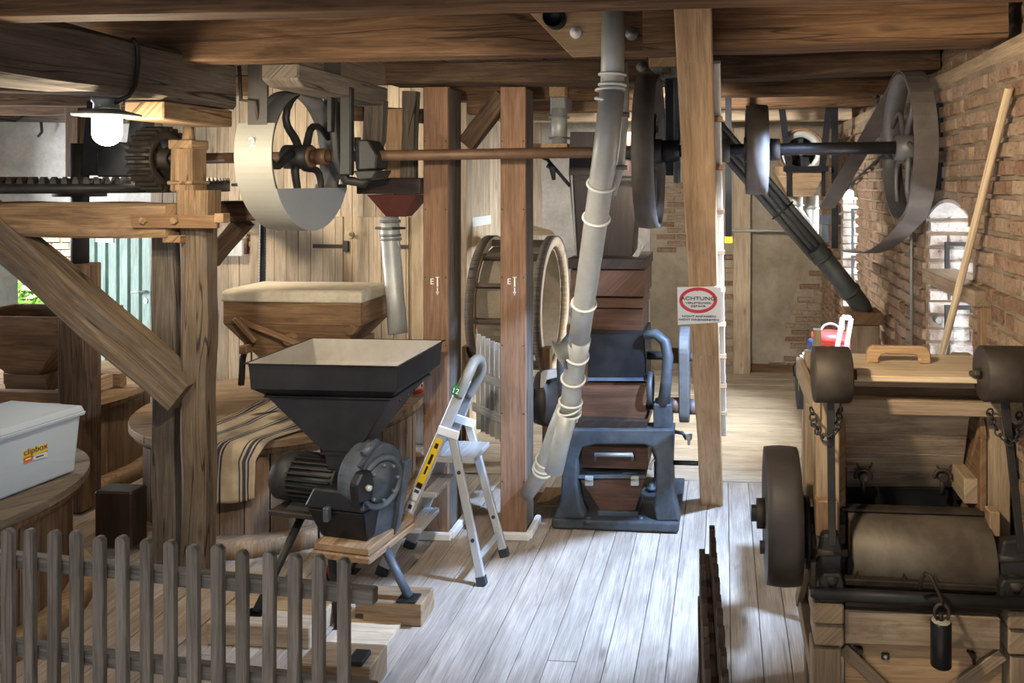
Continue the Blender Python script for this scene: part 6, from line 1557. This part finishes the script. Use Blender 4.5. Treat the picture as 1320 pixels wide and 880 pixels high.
# wooden blocks, lower frame
W('front_block', MB().bp(1048, 779, 1088, 805, T-.01, .16), 'mach', .006); W('front_block', MB().bp(1050, 806, 1088, 833, T+.01, .14), 'mach', .006)
W('front_block', MB().bp(1300, 790, 1345, 812, T-.01, .16), 'mach', .006); W('front_block', MB().bp(1300, 813, 1345, 845, T+.01, .14), 'mach', .006)
W('post_wedge', MB().bp(1052, 646, 1080, 692, T+.1, .06), 'lid', .004); W('post_wedge', MB().bp(1276, 660, 1290, 692, T+.12, .06), 'lid', .004)
a, b = D(1047, 840, T+.03), D(1084, 840, T+.03)
W('front_leg', MB().box((a.x, a.y, 0), (b.x, a.y+.1, zat(834, T+.03)), (0, 0, 1)), 'mach', .005)
a, b = D(1302, 850, T+.03), D(1340, 850, T+.03)
W('front_leg', MB().box((a.x, a.y, 0), (b.x, a.y+.1, zat(846, T+.03)), (0, 0, 1)), 'mach', .005)
pa0 = D(1089, 790, T+.03); 
mb = MB(); y_ = pa0.y; q = [PY(1089, 786, y_), PY(1290, 797, y_), PY(1290, 838, y_), PY(1089, 830, y_)]; mb.prism(q, (0, .045, 0), axis=(1, 0, 0)); W('front_plank', mb, 'machpanel', .004)
mb = MB(); y2_ = y_+.05; q = [PY(1089, 828, y2_), PY(1292, 836, y2_), PY(1292, 960, y2_), PY(1089, 960, y2_)]; mb.prism(q, (0, .02, 0), axis=(1, 0, 0)); W('front_panel', mb, 'beam_light', .003)
W('top_shelf', MB().box((pa0.x, y_, zat(788, T)-.0), (D(1290, 790, T).x, y_+.2, zat(788, T)+.02), (1, 0, 0)), 'milldark', .003)
for p, q in (((1086, 834), (1160, 905)), ((1292, 842), (1205, 905))):
    W('diagonal_strut', MB().bar(PY(*p, y2_-.012), PY(*q, y2_-.012), .045, .02, up=(0, 1, 0)), 'mach', .003)
for x, y in ((1108, 836), (1253, 842)):
    c = PY(x, y, y2_-.002); wn_ = W('wing_nut', MB().lathe(c, (0, -1, 0), [(0, .012), (.02, .010)], 10), 'ironwarm', 0)
    mk('wing', MB().tube([c+V((-.02, -.014, .018)), c+V((0, -.014, 0)), c+V((.004, -.012, -.03))], .006, 6), 'ironwarm', wn_)
c = PY(1141, 845, y2_-.002); bl_ = W('square_bolt', MB().box((c.x-.014, c.y-.006, c.z-.012), (c.x+.014, c.y, c.z+.012)), 'iron', .002); mk('bolt_dome', MB().lathe(c+V((0, -.006, 0)), (0, -1, 0), [(0, .009), (.006, .006), (.008, .001)], 12), 'zinc', bl_)
# left side frame: rails, diagonal brace, drive pulley
W('side_beam', MB().box((xl_-.02, yF-.02, zat(745, 2.9)), (xl_+.06, yBk, zat(745, 2.9)+.09), (0, 1, 0)), 'mach')
W('side_beam', MB().box((xl_-.01, yF+.0, .30), (xl_+.05, yBk, .38), (0, 1, 0)), 'mach')
W('side_brace', MB().bar((xl_-.005, yF+.05, .86), (xl_-.005, yBk-.06, .34), .05, .03, up=(1, 0, 0)), 'mach')
W('side_beam', MB().box((xrr-.02, yF-.02, zat(745, 2.9)), (xrr+.04, yBk, zat(745, 2.9)+.09), (0, 1, 0)), 'mach')
px0, px1 = D(986, 665, 2.95).x, D(1030, 665, 2.95).x
prz = D(1008, 665, 2.95).z; xm_ = (px0+px1)/2; PRr = .25
W('drive_pulley', MB().lathe((0, ry, prz), (1, 0, 0), [(px0, .02), (px0, PRr-.03), (px0+.002, PRr-.006), (px0+.03, PRr-.002), (xm_, PRr), (px1-.03, PRr-.002), (px1-.002, PRr-.006), (px1, PRr-.03), (px1, .02)], 64), 'leatherdark', 0)
W('drive_shaft', MB().cyl((px0-.05, ry, prz), (xl_+.12, ry, prz), .03, n=16), 'iron', 0)
W('shaft_collar', MB().cyl((px0-.03, ry, prz), (px0-.001, ry, prz), .055, n=20), 'ironwarm', 0)
W('chain_wheel', MB().lathe((0, ry+.02, D(1040, 690, 2.95).z), (1, 0, 0), [(D(1037, 690, 2.95).x, .10), (D(1037, 690, 2.95).x, .13), (D(1044, 690, 2.95).x, .13), (D(1044, 690, 2.95).x, .10)], 32, closed=True), 'iron', 0)
# counterweights, lever bars and chains
for x0, x1, yc_, lx0, ly0, lx1, ly1, nm in ((1048, 1095, 482, 1070, 515, 1073, 702, 'l'), (1264, 1328, 481, 1293, 515, 1317, 712, 'r')):
    tw = 2.70
    a, b = D(x0, yc_, tw), D(x1, yc_, tw); R_w = .096
    W('counterweight', MB().lathe((0, a.y, a.z), (1, 0, 0), [(a.x, .02), (a.x, R_w-.006), (a.x+.006, R_w), (b.x-.006, R_w), (b.x, R_w-.006), (b.x, .02)], 48), 'ironwarm', 0)
    e = b if nm == 'l' else a; s = 1 if nm == 'l' else -1
    W('weight_nut', MB().lathe((e.x, a.y, a.z), (s, 0, 0), [(-.01, .022), (.022, .02)], 6), 'ironwarm', 0)
    if nm == 'r': W('nut_grip', MB().bar((e.x-.02, a.y-.035, a.z+.01), (e.x-.02, a.y+.035, a.z-.01), .02, .02), 'ironwarm', .004)
    l0_ = V(((a.x+b.x)/2, a.y, a.z-R_w*.9)); l1_ = D(lx1, ly1, 2.72)
    W('lever_bar', MB().bar(V((D(lx0, ly0, tw).x, a.y, a.z-.06)), l1_, .026, .014, up=(0, 1, 0)), 'iron', .002)
def chain(pts, r=.013, n=11):
    P_ = [D(*p) for p in pts]; L = [0]
    for i in range(1, len(P_)): L.append(L[-1]+(P_[i]-P_[i-1]).length)
    def pos(s):
        for i in range(1, len(P_)):
            if s <= L[i] or i == len(P_)-1: return P_[i-1].lerp(P_[i], (s-L[i-1])/(L[i]-L[i-1]))
    for k in range(n):
        s = L[-1]*(k+.5)/n; p = pos(s); t = (pos(min(s+.01, L[-1]))-pos(max(s-.01, 0))).normalized(); u = t.orthogonal().normalized()
        if k % 2: u = t.cross(u)
        h = L[-1]/n*.62
        mk('chain_link', MB().tube([p+t*h*cos(a)+u*r*sin(a) for a in [2*pi*q/14 for q in range(14)]], .0036, 6, close=True), 'iron', mc)
chain([(1046, 526, 2.8), (1049, 545, 2.76), (1057, 560, 2.7), (1066, 566, 2.68), (1075, 560, 2.68), (1081, 542, 2.72), (1083, 526, 2.76)], n=13)
chain([(1275, 528, 2.8), (1280, 546, 2.74), (1291, 562, 2.7), (1303, 572, 2.68), (1312, 566, 2.68), (1316, 548, 2.72), (1313, 532, 2.76)], n=13)
# hanging weight on the front rod: rests on the machine, a thing of its own
hw = thing('hanging_weight', 'black cylindrical weight hanging by a bent wire hook from the front rod', 'weight', D(1213, 862, 2.6))
ct, cbm = D(1213, 800, 2.6), D(1212, 858, 2.6)
mk('cylinder', MB().lathe((ct.x, ct.y, 0), (0, 0, 1), [(cbm.z, .028), (cbm.z+.004, .034), (ct.z-.003, .034), (ct.z, .031)], 32), 'black', hw)
mk('pale_top', MB().lathe((ct.x, ct.y, 0), (0, 0, 1), [(ct.z+.0003, .031), (ct.z+.002, .029), (ct.z+.0025, .001)], 24), 'dust', hw)
mk('wire_hook', MB().tube([D(1185, 758, 2.66), D(1189, 744, 2.64), D(1193, 739, 2.62), D(1199, 742, 2.6), D(1207, 757, 2.6), D(1214, 772, 2.6), D(1215, 780, 2.6)], .007, 8), 'ironwarm', hw)
c = D(1214, 789, 2.6); mk('hook_ring', MB().tube([c+V((.024*cos(a), .0, .028*sin(a))) for a in [radians(-50+280*k/14) for k in range(15)]], .006, 8), 'ironwarm', hw)
mk('eye_bolt', MB().cyl(ct, ct+V((0, 0, .025)), .008, n=10), 'ironwarm', hw)

# ================================================================ PICKET FENCES IN THE FOREGROUND
ff_ = thing('picket_fence', 'grey weathered picket fence across the lower left foreground', 'fence', PZ(240, 900, 0))
xs_ = [11, 40, 69, 99, 129, 159, 189, 220, 251, 282, 314, 346, 379, 411, 444]
P0, P1 = PZ(11, 679, .95), PZ(444, 719, .95); dF = (P1-P0); dF.z = 0; dFn = dF.normalized(); nF = V((-dFn.y, dFn.x, 0))
for k, x in enumerate(xs_):
    r = ray(x, 700); n = nF; q = CAM+r*((P0-CAM).dot(n)/r.dot(n)); zt__ = .95+random.uniform(-.006, .006)+(.004 if k % 2 else 0)
    w = .0215+random.uniform(-.001, .001); th = .011; lean_ = dFn*random.uniform(-.006, .006)
    prof = [(-w, .02), (w, .02), (w, zt__-.014), (w-.012, zt__), (-w+.012, zt__), (-w, zt__-.014)]
    mk('picket', MB().prism([V((q.x, q.y, 0))+dFn*u+lean_*z-nF*th+V((0, 0, z)) for u, z in prof], nF*th*2, axis=(0, 0, 1)), 'picket', ff_, bevel=.0025)
def frail(py0, x1, h):
    a = PZ(-60, py0, 1); r = ray(0, py0); q = CAM+r*((P0-CAM).dot(nF)/r.dot(nF)); z = q.z
    r1 = ray(x1, 700); q1 = CAM+r1*((P0-CAM).dot(nF)/r1.dot(nF))
    p0 = V((q.x, q.y, z))-dFn*.25+nF*.030; p1 = V((q1.x, q1.y, z))+nF*.030
    mk('rail', MB().bar(p0, p1, .034, h), 'picket', ff_, bevel=.003)
frail(725, 478, .052); frail(838, 478, .052)
fr2 = thing('picket_fence', 'dark picket gate seen edge on beside the bottom edge, left of the machine', 'fence', PZ(930, 900, 0))
a0_, a1_ = PZ(918, 681, .95), PZ(937, 897, .95); dG = (a1_-a0_).normalized(); nG = V((-dG.y, dG.x, 0))
for k in range(11):
    p = a0_.lerp(a1_, k/10); mk('picket', MB().bar((p.x, p.y, .03), (p.x, p.y, .95+random.uniform(-.006, .006)), .020, .040, up=dG), 'picketdark', fr2, bevel=.002)
b0_, b1_ = PZ(910.5, 711, .95), PZ(921, 890, .95)
fr3 = thing('picket_fence', 'shorter dark picket panel seen edge on, touching the picket gate on its left', 'fence', PZ(915, 900, 0))
for k in range(8):
    p = b0_.lerp(b1_, k/7); mk('picket', MB().bar((p.x-.014, p.y, .03), (p.x-.014, p.y, .95+random.uniform(-.006, .006)), .020, .040, up=dG), 'picketdark', fr3, bevel=.002)
for z in (.82, .40):
    mk('rail', MB().bar(V((a0_.x-.022, a0_.y+.03, z)), V((a1_.x-.022, a1_.y-.05, z)), .022, .05), 'picketdark', fr2, bevel=.002)
    mk('rail', MB().bar(V((b0_.x-.024, b0_.y+.03, z-.06)), V((b1_.x-.028, b1_.y-.05, z-.06)), .012, .05), 'picketdark', fr3, bevel=.002)
